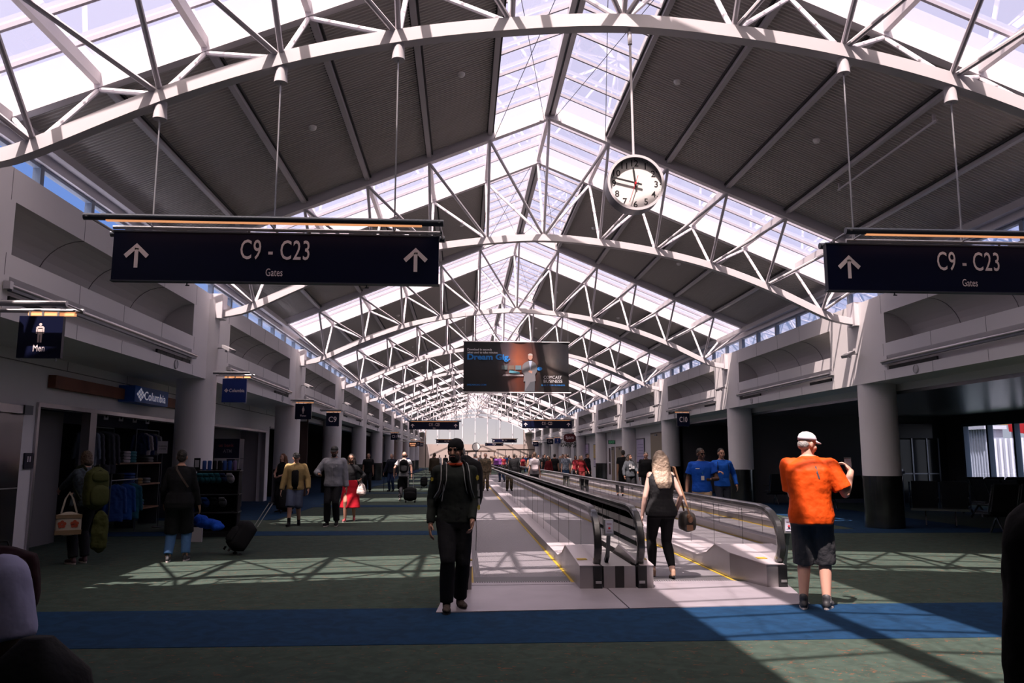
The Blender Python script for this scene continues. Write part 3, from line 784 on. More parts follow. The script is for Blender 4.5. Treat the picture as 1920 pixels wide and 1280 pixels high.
def gate_sign(x0, x1, y, z0, z1, txt, label, tx=None, rods=(), small='Gates', tube_x=None, near=True):
    cx = (x0 + x1) / 2; t = thing('gate_sign', label, 'sign', (cx, y, z0), 0, 'hanging gate signs')
    h = z1 - z0; w = (x1 - x0) / 2; s = h / .61
    def L(o): return o
    m = MB(); m.box(-w, w, -.045 * s, .045 * s, 0, h); m.build('panel', SIGNBLUE, t)
    m = MB(); m.box(-w - .01, w + .01, -.05 * s, .05 * s, h - .012, h + .006); m.box(-w - .01, w + .01, -.05 * s, .05 * s, -.006, .008); m.build('panel_trim', DARKMETAL, t)
    a, b = (tube_x[0] - cx, tube_x[1] - cx) if tube_x else (-w - .12, w + .12)
    zt = h + .07 * s
    for yy, r in ((-.36 * s, .042 * s), (.36 * s, .042 * s)):
        m = MB(); m.tube((a, yy, zt), (b, yy, zt), r, 14); m.build('lamp_tube', DARKMETAL, t, auto=50)
        m = MB(); m.box(a + .25, b - .25, yy - .022 * s, yy + .022 * s, zt - .050 * s, zt - .036 * s); m.build('lamp_strip', WARM, t)
    m = MB(); m.tube((a + .18, 0, zt - .02), (b - .02, 0, zt - .02), .024 * s, 10); m.build('hanger_rail', GREYMETAL, t, auto=50)
    for q in (a + .05, b - .05):
        m = MB(); m.tube((q, -.42 * s, zt), (q + .03, .42 * s, zt), .016 * s, 8); m.build('end_bracket', GREYMETAL, t)
    n = 6
    for q in range(n):
        xx = -w + .12 + (2 * w - .24) * q / (n - 1); m = MB(); m.box(xx - .012, xx + .012, -.01, .01, h, zt); m.build('clip', GREYMETAL, t)
    for q in (-w * .55, w * .55):
        m = MB(); m.tube((q, 0, -.035 * s), (q, 0, 0), .008, 6); m.tube((q - .015, 0, -.04 * s), (q + .03, 0, -.04 * s), .008, 6); m.build('bottom_pin', DARKMETAL, t)
    yf = -.051 * s - .004
    tcx = (tx if tx is not None else cx) - cx
    place_text(text_mesh(txt.replace('-', ' - '), .245 * s, .82 * s, .006, spacing=1.08), 'lettering', LETTER, (tcx, yf, h * .655), t)
    place_text(text_mesh(small, .095 * s, .20 * s, .004), 'small_lettering', LETTER, (tcx + .0, yf, h * .20), t)
    arrow(-w + .28 * s, yf, h * .50, .30 * s, .30 * s, t); arrow(w - .28 * s, yf, h * .50, .30 * s, .30 * s, t)
    for xr, zr in rods:
        c = thing('ceiling_hanger', 'white cup and thin rod, %s' % zr[1], 'hanger', (xr, y, zt + z0), 0, 'cups and rods carrying the gate signs')
        dz = zr[0] - zt - z0
        m = MB(); m.lathe([(.006, dz - .01), (.082, dz - .01), (.074, dz + .10), (.074, dz + .22), (.0, dz + .22)], n=24); m.build('cup', WHITE, c, auto=40)
        m = MB(); m.tube((0, 0, .0), (0, 0, dz), .010, 8); m.build('rod', GREYMETAL, c)
        m = MB(); m.tube((0, 0, -.02), (0, 0, .05), .02, 8); m.tube((0, -.36, .0), (0, .36, .0), .012, 8); m.build('clamp', GREYMETAL, c)
    return t
Y1 = 9.45
gate_sign(-4.12, -.31, Y1, 3.585, 4.185, 'C9-C23', 'large navy hanging gate sign reading C9-C23 on the left, two arrows', tx=-2.245, tube_x=(-4.33, -.25),
          rods=[(-3.70, (5.60, 'leftmost of the three over the left gate sign')), (-2.28, (6.11, 'middle of the three over the left gate sign')), (-.85, (6.46, 'rightmost of the three over the left gate sign'))])
gate_sign(4.48, 8.30, Y1, 3.585, 4.185, 'C9-C23', 'large navy hanging gate sign reading C9-C23, cut by the right picture edge', tx=6.29, tube_x=(4.58, 8.5),
          rods=[(4.86, (6.46, 'leftmost over the right gate sign')), (6.27, (6.11, 'middle one over the right gate sign')), (7.70, (5.60, 'over the far end of the right gate sign'))])
def chz(x):
    d = abs(x - XR) / NS; i = min(int(d), 4); return ZC[i] + (ZC[i + 1] - ZC[i]) * (d - i) - .37
def rods_for(x0, x1, lb): return [(x0 + (x1 - x0) * q, (chz(x0 + (x1 - x0) * q), '%s end of the %s' % (nm, lb))) for q, nm in ((.15, 'left'), (.85, 'right'))]
gate_sign(-3.33, -.23, ty(4), 3.23, 3.70, 'C11-C23', 'small distant navy gate sign C11-C23, left of the man in the beanie', rods=rods_for(-3.33, -.23, 'left C11 gate sign'))
gate_sign(3.70, 6.83, ty(4), 3.33, 3.80, 'C11-C23', 'small distant navy gate sign C11-C23, below the right end of the banner', rods=rods_for(3.7, 6.83, 'right C11 gate sign'))
gate_sign(-2.97, -.6, ty(8), 3.08, 3.46, 'C15-C23', 'far navy gate sign half hidden behind the black beanie', rods=rods_for(-2.97, -.6, 'far left gate sign'))
gate_sign(3.33, 6.1, ty(8), 3.16, 3.54, 'C15-C23', 'far navy gate sign, upper one of the far pair right of centre', rods=rods_for(3.33, 6.1, 'upper far gate sign'))
gate_sign(3.1, 5.6, ty(10), 3.08, 3.42, 'C15-C23', 'farthest navy gate sign, lower one of the far pair right of centre', rods=rods_for(3.1, 5.6, 'farthest gate sign'))

# clock
t = thing('hanging_clock', 'large round white station clock with black numerals, hanging from the nearest truss', 'clock', (2.09, Y1 - .02, 4.885))
rC = .345
def ycyl(m, r0, r1, ya, yb, n=56):
    vs = []; 
    for (r, y) in ((r1, ya), (r1, yb), (r0, yb), (r0, ya)):
        for i in range(n): vs.append((r * math.cos(2 * PI * i / n), y, r * math.sin(2 * PI * i / n)))
    fs = []
    for k in range(4):
        for i in range(n): fs.append((k * n + i, k * n + (i + 1) % n, ((k + 1) % 4) * n + (i + 1) % n, ((k + 1) % 4) * n + i))
    m.add(vs, fs)
m = MB(); ycyl(m, rC - .016, rC + .008, -.11, .11); m.build('rim', mat('clock_rim', (.30, .30, .33), .35, .5), t, auto=40)
m = MB(); ycyl(m, rC - .024, rC + .008, -.116, -.108); m.build('front_ring', WHITE, t, auto=40)
m = MB(); n = 56; m.add([(rC * math.cos(2 * PI * i / n), -.055, rC * math.sin(2 * PI * i / n)) for i in range(n)], [tuple(range(n))]); m.add([(rC * math.cos(2 * PI * i / n), .10, rC * math.sin(2 * PI * i / n)) for i in range(n)], [tuple(range(n))])
m.build('dial', mat('clock_face', (.74, .70, .70), .5), t)
INK = mat('clock_ink', (.012, .012, .014), .5)
for h in range(1, 13):
    a = PI / 2 - h * PI / 6; rr = .262
    place_text(text_mesh(str(h), .082, None, .012), 'numeral', INK, (rr * math.cos(a), -.057, rr * math.sin(a)), t)
def hand(ang, l, back, w, y, mt, nm):
    d = Vector((math.sin(ang), 0, math.cos(ang))); m = MB(); m.bar(d * -back + Vector((0, y, 0)), d * l + Vector((0, y, 0)), w, .006, up=(0, 1, 0)); m.build(nm, mt, t)
hand(R(-7), .20, .06, .022, -.075, INK, 'hour_hand'); hand(R(-77 + 0), .30, .08, .022, -.083, INK, 'minute_hand')
RED = mat('red_hand', (.55, .02, .03), .4); hand(R(198), .26, .10, .006, -.09, RED, 'second_hand')
m = MB(); m.tube((0, -.094, 0), (0, -.06, 0), .014, 14); m.build('hub', RED, t)
for q in range(60):
    a = q * PI / 30
m = MB()
for q in range(60):
    a = q * PI / 30; r_ = .315; s_ = .006 if q % 5 == 0 else .0025
    m.box(r_ * math.cos(a) - s_, r_ * math.cos(a) + s_, -.058, -.056, r_ * math.sin(a) - s_, r_ * math.sin(a) + s_)
m.build('minute_mark', INK, t)
m = MB(); m.tube((0, 0, rC), (-.015, 0, 1.86), .016, 10); m.tube((-.015, 0, 1.86), (-.02, 0, 2.02), .028, 10); m.tube((-.02, 0, 2.0), (-.02, 0, 2.13), .014, 8); m.build('hanging_rod', WHITE, t, auto=50)

# banner
def flat(pts, name, mt, parent, y):
    m = MB(); m.add([(p[0], y, p[1]) for p in pts], [tuple(range(len(pts)))]); return m.build(name, mt, parent)
t = thing('advertising_banner', 'wide dark printed banner hanging across the hall below the third truss', 'banner', (0, 29.72, 3.92)); Wb, Hb = 3.95, 1.90
bm_ = mat('banner_cloth', (.012, .012, .016), .45, bump=.5, bscale=1.6)
NX, NZ = 60, 20; vs = []; fs = []
for j in range(NZ + 1):
    for i in range(NX + 1):
        x = Wb * i / NX; z = Hb * j / NZ
        vs.append((x, .018 * math.sin(x * 7 + z * 3) * (z / Hb) * (1 if x > 1.2 else .3), z))
for j in range(NZ):
    for i in range(NX): a = j * (NX + 1) + i; fs.append((a, a + 1, a + NX + 2, a + NX + 1))
m = MB(); m.add(vs, fs)
# printed picture as a procedural material over the whole cloth
def banner_mat():
    mm = bpy.data.materials.new('banner_print'); mm.use_nodes = True; n = mm.node_tree.nodes; l = mm.node_tree.links; b = n['Principled BSDF']; b.inputs['Roughness'].default_value = .45
    tcn = n.new('ShaderNodeTexCoord'); sp = n.new('ShaderNodeSeparateXYZ'); l.new(tcn.outputs['Object'], sp.inputs[0])
    def ramp(src, stops):
        r = n.new('ShaderNodeValToRGB'); e = r.color_ramp.elements
        while len(e) > 1: e.remove(e[-1])
        e[0].position = stops[0][0]; e[0].color = (*stops[0][1], 1)
        for p, c in stops[1:]: q = e.new(p); q.color = (*c, 1)
        l.new(src, r.inputs[0]); return r.outputs[0]
    W = Wb * CAM_SCALE; H = Hb * CAM_SCALE
    mx = n.new('ShaderNodeMath'); mx.operation = 'DIVIDE'; mx.inputs[1].default_value = W; l.new(sp.outputs['X'], mx.inputs[0])
    mz = n.new('ShaderNodeMath'); mz.operation = 'DIVIDE'; mz.inputs[1].default_value = H; l.new(sp.outputs['Z'], mz.inputs[0])
    no = n.new('ShaderNodeTexNoise'); no.inputs['Scale'].default_value = 2.2; no.inputs['Detail'].default_value = 5; l.new(tcn.outputs['Object'], no.inputs['Vector'])
    ad = n.new('ShaderNodeMath'); ad.operation = 'MULTIPLY_ADD'; ad.inputs[1].default_value = .10; l.new(no.outputs['Fac'], ad.inputs[0]); l.new(mx.outputs[0], ad.inputs[2])
    cx = ramp(ad.outputs[0], [(0, (.008, .008, .012)), (.36, (.010, .010, .014)), (.47, (.10, .07, .08)), (.56, (.30, .085, .04)), (.62, (.22, .06, .03)), (.72, (.08, .035, .03)), (.78, (.02, .018, .02)), (.88, (.09, .075, .07)), (.95, (.035, .033, .036)), (1, (.015, .015, .02))])
    cz = ramp(mz.outputs[0], [(0, (.22, .2, .22)), (.30, (.35, .25, .22)), (.45, (.8, .7, .65)), (.62, (1, 1, 1)), (.8, (.7, .65, .7)), (1, (.35, .36, .42))])
    mu = n.new('ShaderNodeMix'); mu.data_type = 'RGBA'; mu.blend_type = 'MULTIPLY'; mu.inputs[0].default_value = 1; l.new(cx, mu.inputs[6]); l.new(cz, mu.inputs[7])
    l.new(mu.outputs[2], b.inputs['Base Color']); return mm
BP = banner_mat()
m.build('cloth', BP, t, smooth=True)
m = MB(); m.tube((-.03, 0, Hb + .01), (Wb + .05, 0, Hb + .01), .022, 8); m.build('top_bar', GREYMETAL, t)
m = MB(); m.tube((-.03, 0, 0), (Wb + .08, 0, 0), .026, 8); m.build('bottom_bar', WHITE, t)
for xx in (.05, Wb - .02):
    m = MB(); m.tube((xx, 0, Hb), (xx, 0, 2.98), .006, 6); m.build('hanging_cable', GREYMETAL, t)
BW = mat('banner_white', (.62, .60, .64), .5); BB = mat('banner_blue', (.01, .17, .52), .5); BG = mat('banner_grey_jacket', (.15, .145, .16), .5); BSK = mat('banner_skin', (.42, .22, .17), .5)
yb = -.028
def btext(s_, x0, x1, zc, h, mt, bold=.0):
    me = text_mesh(s_, h, x1 - x0, bold); place_text(me, 'lettering', mt, ((x0 + x1) / 2, yb, zc), t)
btext('Download in seconds', .14, 1.05, Hb - .29, .085, BW, .012); btext('what used to take minutes.', .14, 1.29, Hb - .40, .08, BW, .012)
btext('Dream Gig.', .14, 1.74, Hb - .60, .29, BB, .035); btext('DREAMGIG.COM', .14, .85, .285, .06, BB, .01)
btext('COMCAST', 3.0, 3.68, .585, .115, BW); btext('BUSINESS', 3.0, 3.70, .435, .115, BW); btext('BUILT FOR BUSINESS', 2.92, 3.80, .285, .055, BB, .01)
# printed man with folded arms, desk, screens
flat([(2.30, .08), (2.32, .75), (2.20, .95), (2.17, .80), (2.20, .70), (2.16, .95), (2.24, 1.10), (2.42, 1.19), (2.56, 1.19), (2.70, 1.11), (2.76, .95), (2.75, .76), (2.66, .70), (2.68, .45), (2.66, .08)][0:1] + [(2.32, .42), (2.24, .42), (2.27, .68), (2.17, .78), (2.20, 1.02), (2.28, 1.12), (2.44, 1.20), (2.56, 1.20), (2.68, 1.12), (2.76, 1.0), (2.74, .78), (2.68, .68), (2.70, .44), (2.50, .40)], 'printed_jacket', BG, t, yb)
flat([(2.28, .04), (2.30, .44), (2.67, .44), (2.66, .04)], 'printed_trousers', mat('banner_trousers', (.07, .075, .09), .5), t, yb + .002)
flat([(2.44, 1.2), (2.50, .82), (2.56, 1.2)], 'printed_shirt', mat('banner_shirt', (.40, .46, .6), .5), t, yb - .002)
flat([(2.50 + .085 * math.cos(a / 10 * PI), 1.34 + .12 * math.sin(a / 10 * PI)) for a in range(20)], 'printed_face', BSK, t, yb - .001)
flat([(2.50 + .09 * math.cos(a / 10 * PI), 1.40 + .075 * math.sin(a / 10 * PI)) for a in range(11)], 'printed_hat', mat('banner_hat', (.42, .36, .34), .5), t, yb - .002)
flat([(2.42, .78), (2.56, .72), (2.58, .80), (2.46, .86)], 'printed_hand', BSK, t, yb - .002)
flat([(1.45, .62), (2.24, .62), (2.24, .68), (1.50, .68)], 'printed_desk', mat('banner_desk', (.42, .36, .38), .5), t, yb + .001)
for q in range(3): flat([(1.42 + q * .26, .86), (1.64 + q * .26, .86), (1.64 + q * .26, 1.02), (1.42 + q * .26, 1.02)], 'printed_screen', mat('banner_screen%d' % q, [(.10, .13, .14), (.16, .12, .1), (.12, .18, .22)][q], .4), t, yb + .002)
flat([(1.70, .74), (2.10, .70), (2.10, .78), (1.72, .84)], 'printed_papers', mat('banner_papers', (.10, .28, .36), .5), t, yb)
flat([(2.85 + .10 * math.cos(a / 6 * PI), .90 + .07 * math.sin(a / 6 * PI)) for a in range(12)], 'printed_headphones', BB, t, yb)

# blade signs hanging from the ledges
def pictogram(kind, cx, y, cz, h, parent):
    m = MB(); P = lambda a, b: (cx + a * h, y, cz + b * h)
    m.add([P(.075 * math.cos(i * PI / 9), .42 + .075 * math.sin(i * PI / 9)) for i in range(18)], [tuple(range(18))])
    if kind == 'man':
        m.add([P(-.13, .33), P(-.20, .27), P(-.20, -.05), P(-.14, -.05), P(-.13, .20), P(.13, .20), P(.14, -.05), P(.20, -.05), P(.20, .27), P(.13, .33)], [(0, 1, 2, 3, 4), (0, 4, 5, 9), (5, 6, 7, 8, 9)])
        m.add([P(-.115, .24), P(.115, .24), P(.115, -.1), P(-.115, -.1)], [(0, 1, 2, 3)])
        m.add([P(-.115, -.1), P(-.015, -.1), P(-.02, -.5), P(-.105, -.5)], [(0, 1, 2, 3)]); m.add([P(.115, -.1), P(.015, -.1), P(.02, -.5), P(.105, -.5)], [(0, 1, 2, 3)])
    else:
        m.add([P(-.09, .33), P(-.17, .10), P(-.17, -.05), P(-.10, -.22), P(.10, -.22), P(.17, -.05), P(.17, .10), P(.09, .33)], [(0, 1, 2, 3, 4, 5, 6, 7)])
        m.add([P(-.08, -.2), P(-.01, -.2), P(-.015, -.5), P(-.07, -.5)], [(0, 1, 2, 3)]); m.add([P(.08, -.2), P(.01, -.2), P(.015, -.5), P(.07, -.5)], [(0, 1, 2, 3)])
    m.build('pictogram', mat('pictogram_pink', (.78, .62, .60), .5), parent)
def diamond_logo(cx, y, cz, s, parent, right=(1, 0, 0)):
    m = MB(); r = Vector(right)
    def P(a, b): return tuple(Vector((cx, y, cz)) + r * (a * s) + Vector((0, 0, b * s)))
    for i in range(3):
        for j in range(3):
            a = (i - j) * .155; b = (i + j - 2) * .155
            d = .125
            m.add([P(a - d, b), P(a, b - d), P(a + d, b), P(a, b + d)], [(0, 1, 2, 3)])
    m.build('logo', LETTER, parent)
def blade(side, y, xw, x0, x1, z0, z1, label, kind, s=1.0, mt=SIGNBLUE, group='blade signs along the walls'):
    """xw: where it leaves the wall or column"""
    cx = (x0 + x1) / 2; w = (x1 - x0) / 2; h = z1 - z0; t = thing('blade_sign', label, 'sign', (cx, y, z0), 0, group)
    m = MB(); m.box(-w, w, -.03, .03, 0, h); m.build('panel', mt, t)
    e_ = w + .12; xa, xb = sorted((xw - cx, (e_ if side < 0 else -e_)))
    m = MB(); m.tube((xa, -.22, h + .12), (xb, -.22, h + .12), .036, 12); m.build('front_tube', GREYMETAL, t, auto=50)
    m = MB(); m.tube((xa, 0, h + .075), (xb, 0, h + .075), .014, 8); m.build('hanger_rail', GREYMETAL, t)
    m = MB(); m.tube((xa, .22, h + .11), (xb, .22, h + .11), .030, 10); m.build('rear_tube', GREYMETAL, t, auto=50)
    m = MB(); m.box(-w - .02, w + .02, .19, .25, h + .045, h + .078); m.build('lamp_strip', WARM, t)
    m = MB(); m.tube((xb - .02 if side < 0 else xa + .02, -.22, h + .12), (xb - .02 if side < 0 else xa + .02, .22, h + .11), .014, 8); m.build('end_bracket', GREYMETAL, t)
    for q in (-w * .6, 0, w * .7):
        m = MB(); m.box(q - .01, q + .01, -.008, .008, h, h + .08); m.build('clip', GREYMETAL, t)
    for q in (-w * .8, w * .75):
        m = MB(); m.tube((q, 0, -.035), (q, 0, 0), .01, 6); m.build('bottom_pin', GREYMETAL, t)
    yf = -.034
    if kind in ('Men', 'Women'):
        pictogram('man' if kind == 'Men' else 'woman', 0, yf, h * .60, h * .47, t)
        place_text(text_mesh(kind, .085 if kind == 'Men' else .08, .135 if kind == 'Men' else .22, .006), 'lettering', LETTER, (0, yf, h * .235), t)
    elif kind == 'Columbia':
        diamond_logo(-.185, yf, h * .5, .115, t); place_text(text_mesh('Columbia', .085, .36, .008), 'lettering', LETTER, (.065, yf, h * .5), t)
    elif kind == 'wc':
        pictogram('woman', 0, yf, h * .58, h * .5, t); place_text(text_mesh('Women', .06, .2, .006), 'lettering', LETTER, (0, yf, h * .2), t)
    elif kind:
        place_text(text_mesh(kind, h * .42, w * 2 * .62, .012), 'lettering', LETTER, (0, yf, h * .52), t)
    return t
BLUE2 = mat('bright_blue_panel', (0.008, 0.03, 0.20), .4)
blade(-1, 9.9, -6.1, -5.36, -4.845, 2.72, 3.23, 'navy blade sign with a white man pictogram reading Men', 'Men')
blade(-1, 19.6, -5.95, -5.78, -5.21, 2.84, 3.405, 'bright blue blade sign with the shop name, on the nearest left column', 'Columbia', mt=BLUE2)
blade(-1, 29.0, -6.15, -5.97, -5.40, 2.87, 3.415, 'navy blade sign with a woman pictogram reading Women', 'Women')
blade(-1, 34.9, -6.1, -5.86, -5.31, 2.845, 3.41, 'dark square blade sign reading C9', 'C9')
blade(1, 34.9, 10.0, 9.42, 10.0 - .02, 2.90, 3.47, 'dark square blade sign reading C10, right wall', 'C10')
blade(-1, 60.3, -5.95, -5.34, -4.84, 2.805, 3.274, 'small distant dark blade sign reading C11', 'C11')
for i, y in enumerate((92, 100, 106)): blade(-1, y, -6.1, -5.9 + .1 * i, -5.35 + .1 * i, 2.9, 3.4, 'tiny far blade sign on the left wall, %s of three' % ['nearest', 'middle', 'farthest'][i], 'C15', group='tiny far blade signs')
blade(1, 80, 10, 9.16, 9.74, 2.9, 3.42, 'distant blue blade sign with a woman pictogram, right wall', 'wc', mt=BLUE2)
blade(1, 95, 10, 8.3, 8.9, 2.85, 3.35, 'tiny far dark blade sign reading C17, right wall', 'C17'); blade(1, 88, 10, 9.2, 9.9, 2.95, 3.5, 'distant dark blade sign beside the blue toilet sign, right wall', 'C16')
blade(1, 104, 10, 9.2, 9.8, 2.9, 3.4, 'farthest dark blade sign on the right wall', 'C18')
# red shop sign with garland
t = thing('shop_sign', 'dark red hanging shop sign with leafy garland below it', 'sign', (9.2, 69, 2.7))
m = MB(); m.prism([(-.52, .62), (-.42, .78), (-.18, .84), (.18, .84), (.42, .78), (.52, .62), (.50, .25), (.25, .12), (-.25, .12), (-.50, .25)], 'y', -.06, .06); m.build('panel', mat('sign_red', (.13, .008, .012), .5), t)
place_text(text_mesh('Spirit', .36, .72, .01), 'lettering', LETTER, (0, -.065, .48), t)
m = MB(); m.tube((-.7, 0, .92), (.8, 0, .92), .03, 8); m.build('hanger_rail', GREYMETAL, t)
m = MB(); rnd = random.Random(3)
for q in range(90):
    c = Vector((rnd.uniform(-.75, .6), rnd.uniform(-.15, .15), rnd.uniform(-.30, .12) + (.3 if rnd.random() < .15 else 0))); d = Vector((rnd.uniform(-1, 1), rnd.uniform(-1, 1), rnd.uniform(-1, 1))).normalized() * .13; e_ = d.orthogonal().normalized() * .04
    m.add([c - d, c + e_, c + d, c - e_], [(0, 1, 2, 3)])
m.build('garland', mat('garland_leaf', (.05, .06, .05), .7), t)
# warm lit shop sign far left
t = thing('lit_shop_sign', 'small warm glowing shop sign on the far left brown front', 'sign', (-4.6, 75, 2.45)); m = MB(); m.box(-.36, .36, -.04, .04, 0, .44); m.build('panel', mat('sign_brown', (.10, .05, .03), .6), t)
LIT = mat('lit_letters', (1.0, .45, .25), .5, emit=1.2)
place_text(text_mesh('MARKET', .11, .56, .01), 'lettering', LIT, (0, -.045, .30), t); place_text(text_mesh('COFFEE', .09, .42, .01), 'lettering', LIT, (0, -.045, .13), t)
m = MB(); m.tube((-1.6, 0, .52), (.4, 0, .52), .03, 8); m.build('hanger_rail', GREYMETAL, t)
# ================================================================ PEOPLE (metres)
SCALED = False
def remeshed(mb, name, mt, parent, vox=.009, smooth=2, disp=0.0, dscale=.12):
    """fuse the collected closed shapes into one continuous smooth skin"""
    me = mb.mesh(name + '_raw', mt)
    o = bpy.data.objects.new(name, me); C.objects.link(o)
    r = o.modifiers.new('r', 'REMESH'); r.mode = 'VOXEL'; r.voxel_size = vox; r.use_smooth_shade = True
    s_ = o.modifiers.new('s', 'SMOOTH'); s_.iterations = smooth; s_.factor = .5
    if disp:
        tx = bpy.data.textures.new(name, 'CLOUDS'); tx.noise_scale = dscale; tx.noise_depth = 2
        d = o.modifiers.new('d', 'DISPLACE'); d.texture = tx; d.strength = disp; d.mid_level = .5; d.texture_coords = 'LOCAL'
    bpy.context.view_layer.update()
    dg = bpy.context.evaluated_depsgraph_get()
    m2 = bpy.data.meshes.new_from_object(o.evaluated_get(dg))
    m2.name = name; m2.materials.clear(); m2.materials.append(mt)
    m2.polygons.foreach_set('use_smooth', [True] * len(m2.polygons))
    o.modifiers.clear(); o.data = m2; bpy.data.meshes.remove(me)
    if parent is not None: o.parent = parent
    return o
def limb(m, p, q, r1, r2, n=14, flat0=False, flat1=False):
    """round cone from p to q with rounded (or flat) ends"""
    p = Vector(p); q = Vector(q); d = (q - p)
    if d.length < 1e-4: d = Vector((0, 0, -.001))
    d.normalize(); pts = []; sc = []
    if not flat0:
        for a in (80, 55, 28): pts.append(p - d * r1 * math.sin(R(a))); sc.append(r1 * math.cos(R(a)))
    pts += [p, q]; sc += [r1, r2]
    if not flat1:
        for a in (28, 55, 80): pts.append(q + d * r2 * math.sin(R(a))); sc.append(r2 * math.cos(R(a)))
    a = d.orthogonal().normalized(); b = d.cross(a); vs = []
    for c, s_ in zip(pts, sc):
        for i in range(n): vs.append(c + (a * math.cos(2 * PI * i / n) + b * math.sin(2 * PI * i / n)) * s_)
    fs = []
    for k in range(len(pts) - 1):
        for i in range(n): fs.append((k * n + i, k * n + (i + 1) % n, (k + 1) * n + (i + 1) % n, (k + 1) * n + i))
    fs += [tuple(range(n))[::-1], tuple(range((len(pts) - 1) * n, len(pts) * n))]
    m.add(vs, fs)
def loft(m, rings, n=28, ex=2.4):
    """rings: (centre, rx, ry[, side vector, front vector])"""
    vs = []
    for rg in rings:
        c = Vector(rg[0]); sd = Vector(rg[3]) if len(rg) > 3 else Vector((1, 0, 0)); fr = Vector(rg[4]) if len(rg) > 4 else Vector((0, 1, 0))
        for i in range(n):
            a = 2 * PI * i / n; ca, sa = math.cos(a), math.sin(a)
            x = abs(ca) ** (2 / ex) * (1 if ca >= 0 else -1); y = abs(sa) ** (2 / ex) * (1 if sa >= 0 else -1)
            vs.append(c + sd * x * rg[1] + fr * y * rg[2])
    fs = []
    for k in range(len(rings) - 1):
        for i in range(n): fs.append((k * n + i, k * n + (i + 1) % n, (k + 1) * n + (i + 1) % n, (k + 1) * n + i))
    fs += [tuple(range(n))[::-1], tuple(range((len(rings) - 1) * n, len(rings) * n))]
    m.add(vs, fs)
def ik(a, c, l1, l2, pole):
    a = Vector(a); c = Vector(c); d = c - a; L = d.length; mx = (l1 + l2) * .999
    if L > mx: c = a + d * (mx / L); d = c - a; L = mx
    x = (l1 * l1 - l2 * l2 + L * L) / (2 * L); hgt = math.sqrt(max(0, l1 * l1 - x * x)); u = d / L
    p = Vector(pole); p = p - u * p.dot(u)
    if p.length < 1e-4: p = u.orthogonal()
    return a + u * x + p.normalized() * hgt, c

SKIN = {'light': mat('skin_light', (.55, .30, .23), .55), 'tan': mat('skin_tan', (.38, .19, .13), .55), 'brown': mat('skin_brown', (.12, .055, .035), .5), 'pale': mat('skin_pale', (.62, .40, .34), .55)}
HAIRM = {'dark': mat('hair_dark', (.018, .012, .010), .6, bump=.6, bscale=60), 'brown': mat('hair_brown', (.06, .032, .018), .6, bump=.6, bscale=60), 'blonde': mat('hair_blonde', (.42, .31, .235), .5, noise=.35, nscale=18, bump=.5, bscale=50), 'grey': mat('hair_grey', (.25, .24, .24), .7, bump=.5, bscale=60), 'auburn': mat('hair_auburn', (.13, .05, .025), .6, bump=.6, bscale=60)}
def cloth(name, c, rough=.85, **k): return mat('cloth_' + name, c, rough, spec=.15, bump=k.pop('bump', .35), bscale=k.pop('bscale', 14), **k)
MOUTH = mat('lip_tone', (.25, .09, .08), .5); EYEW = mat('eye', (.05, .04, .04), .2); SOLEW = mat('white_sole', (.55, .48, .47), .6)

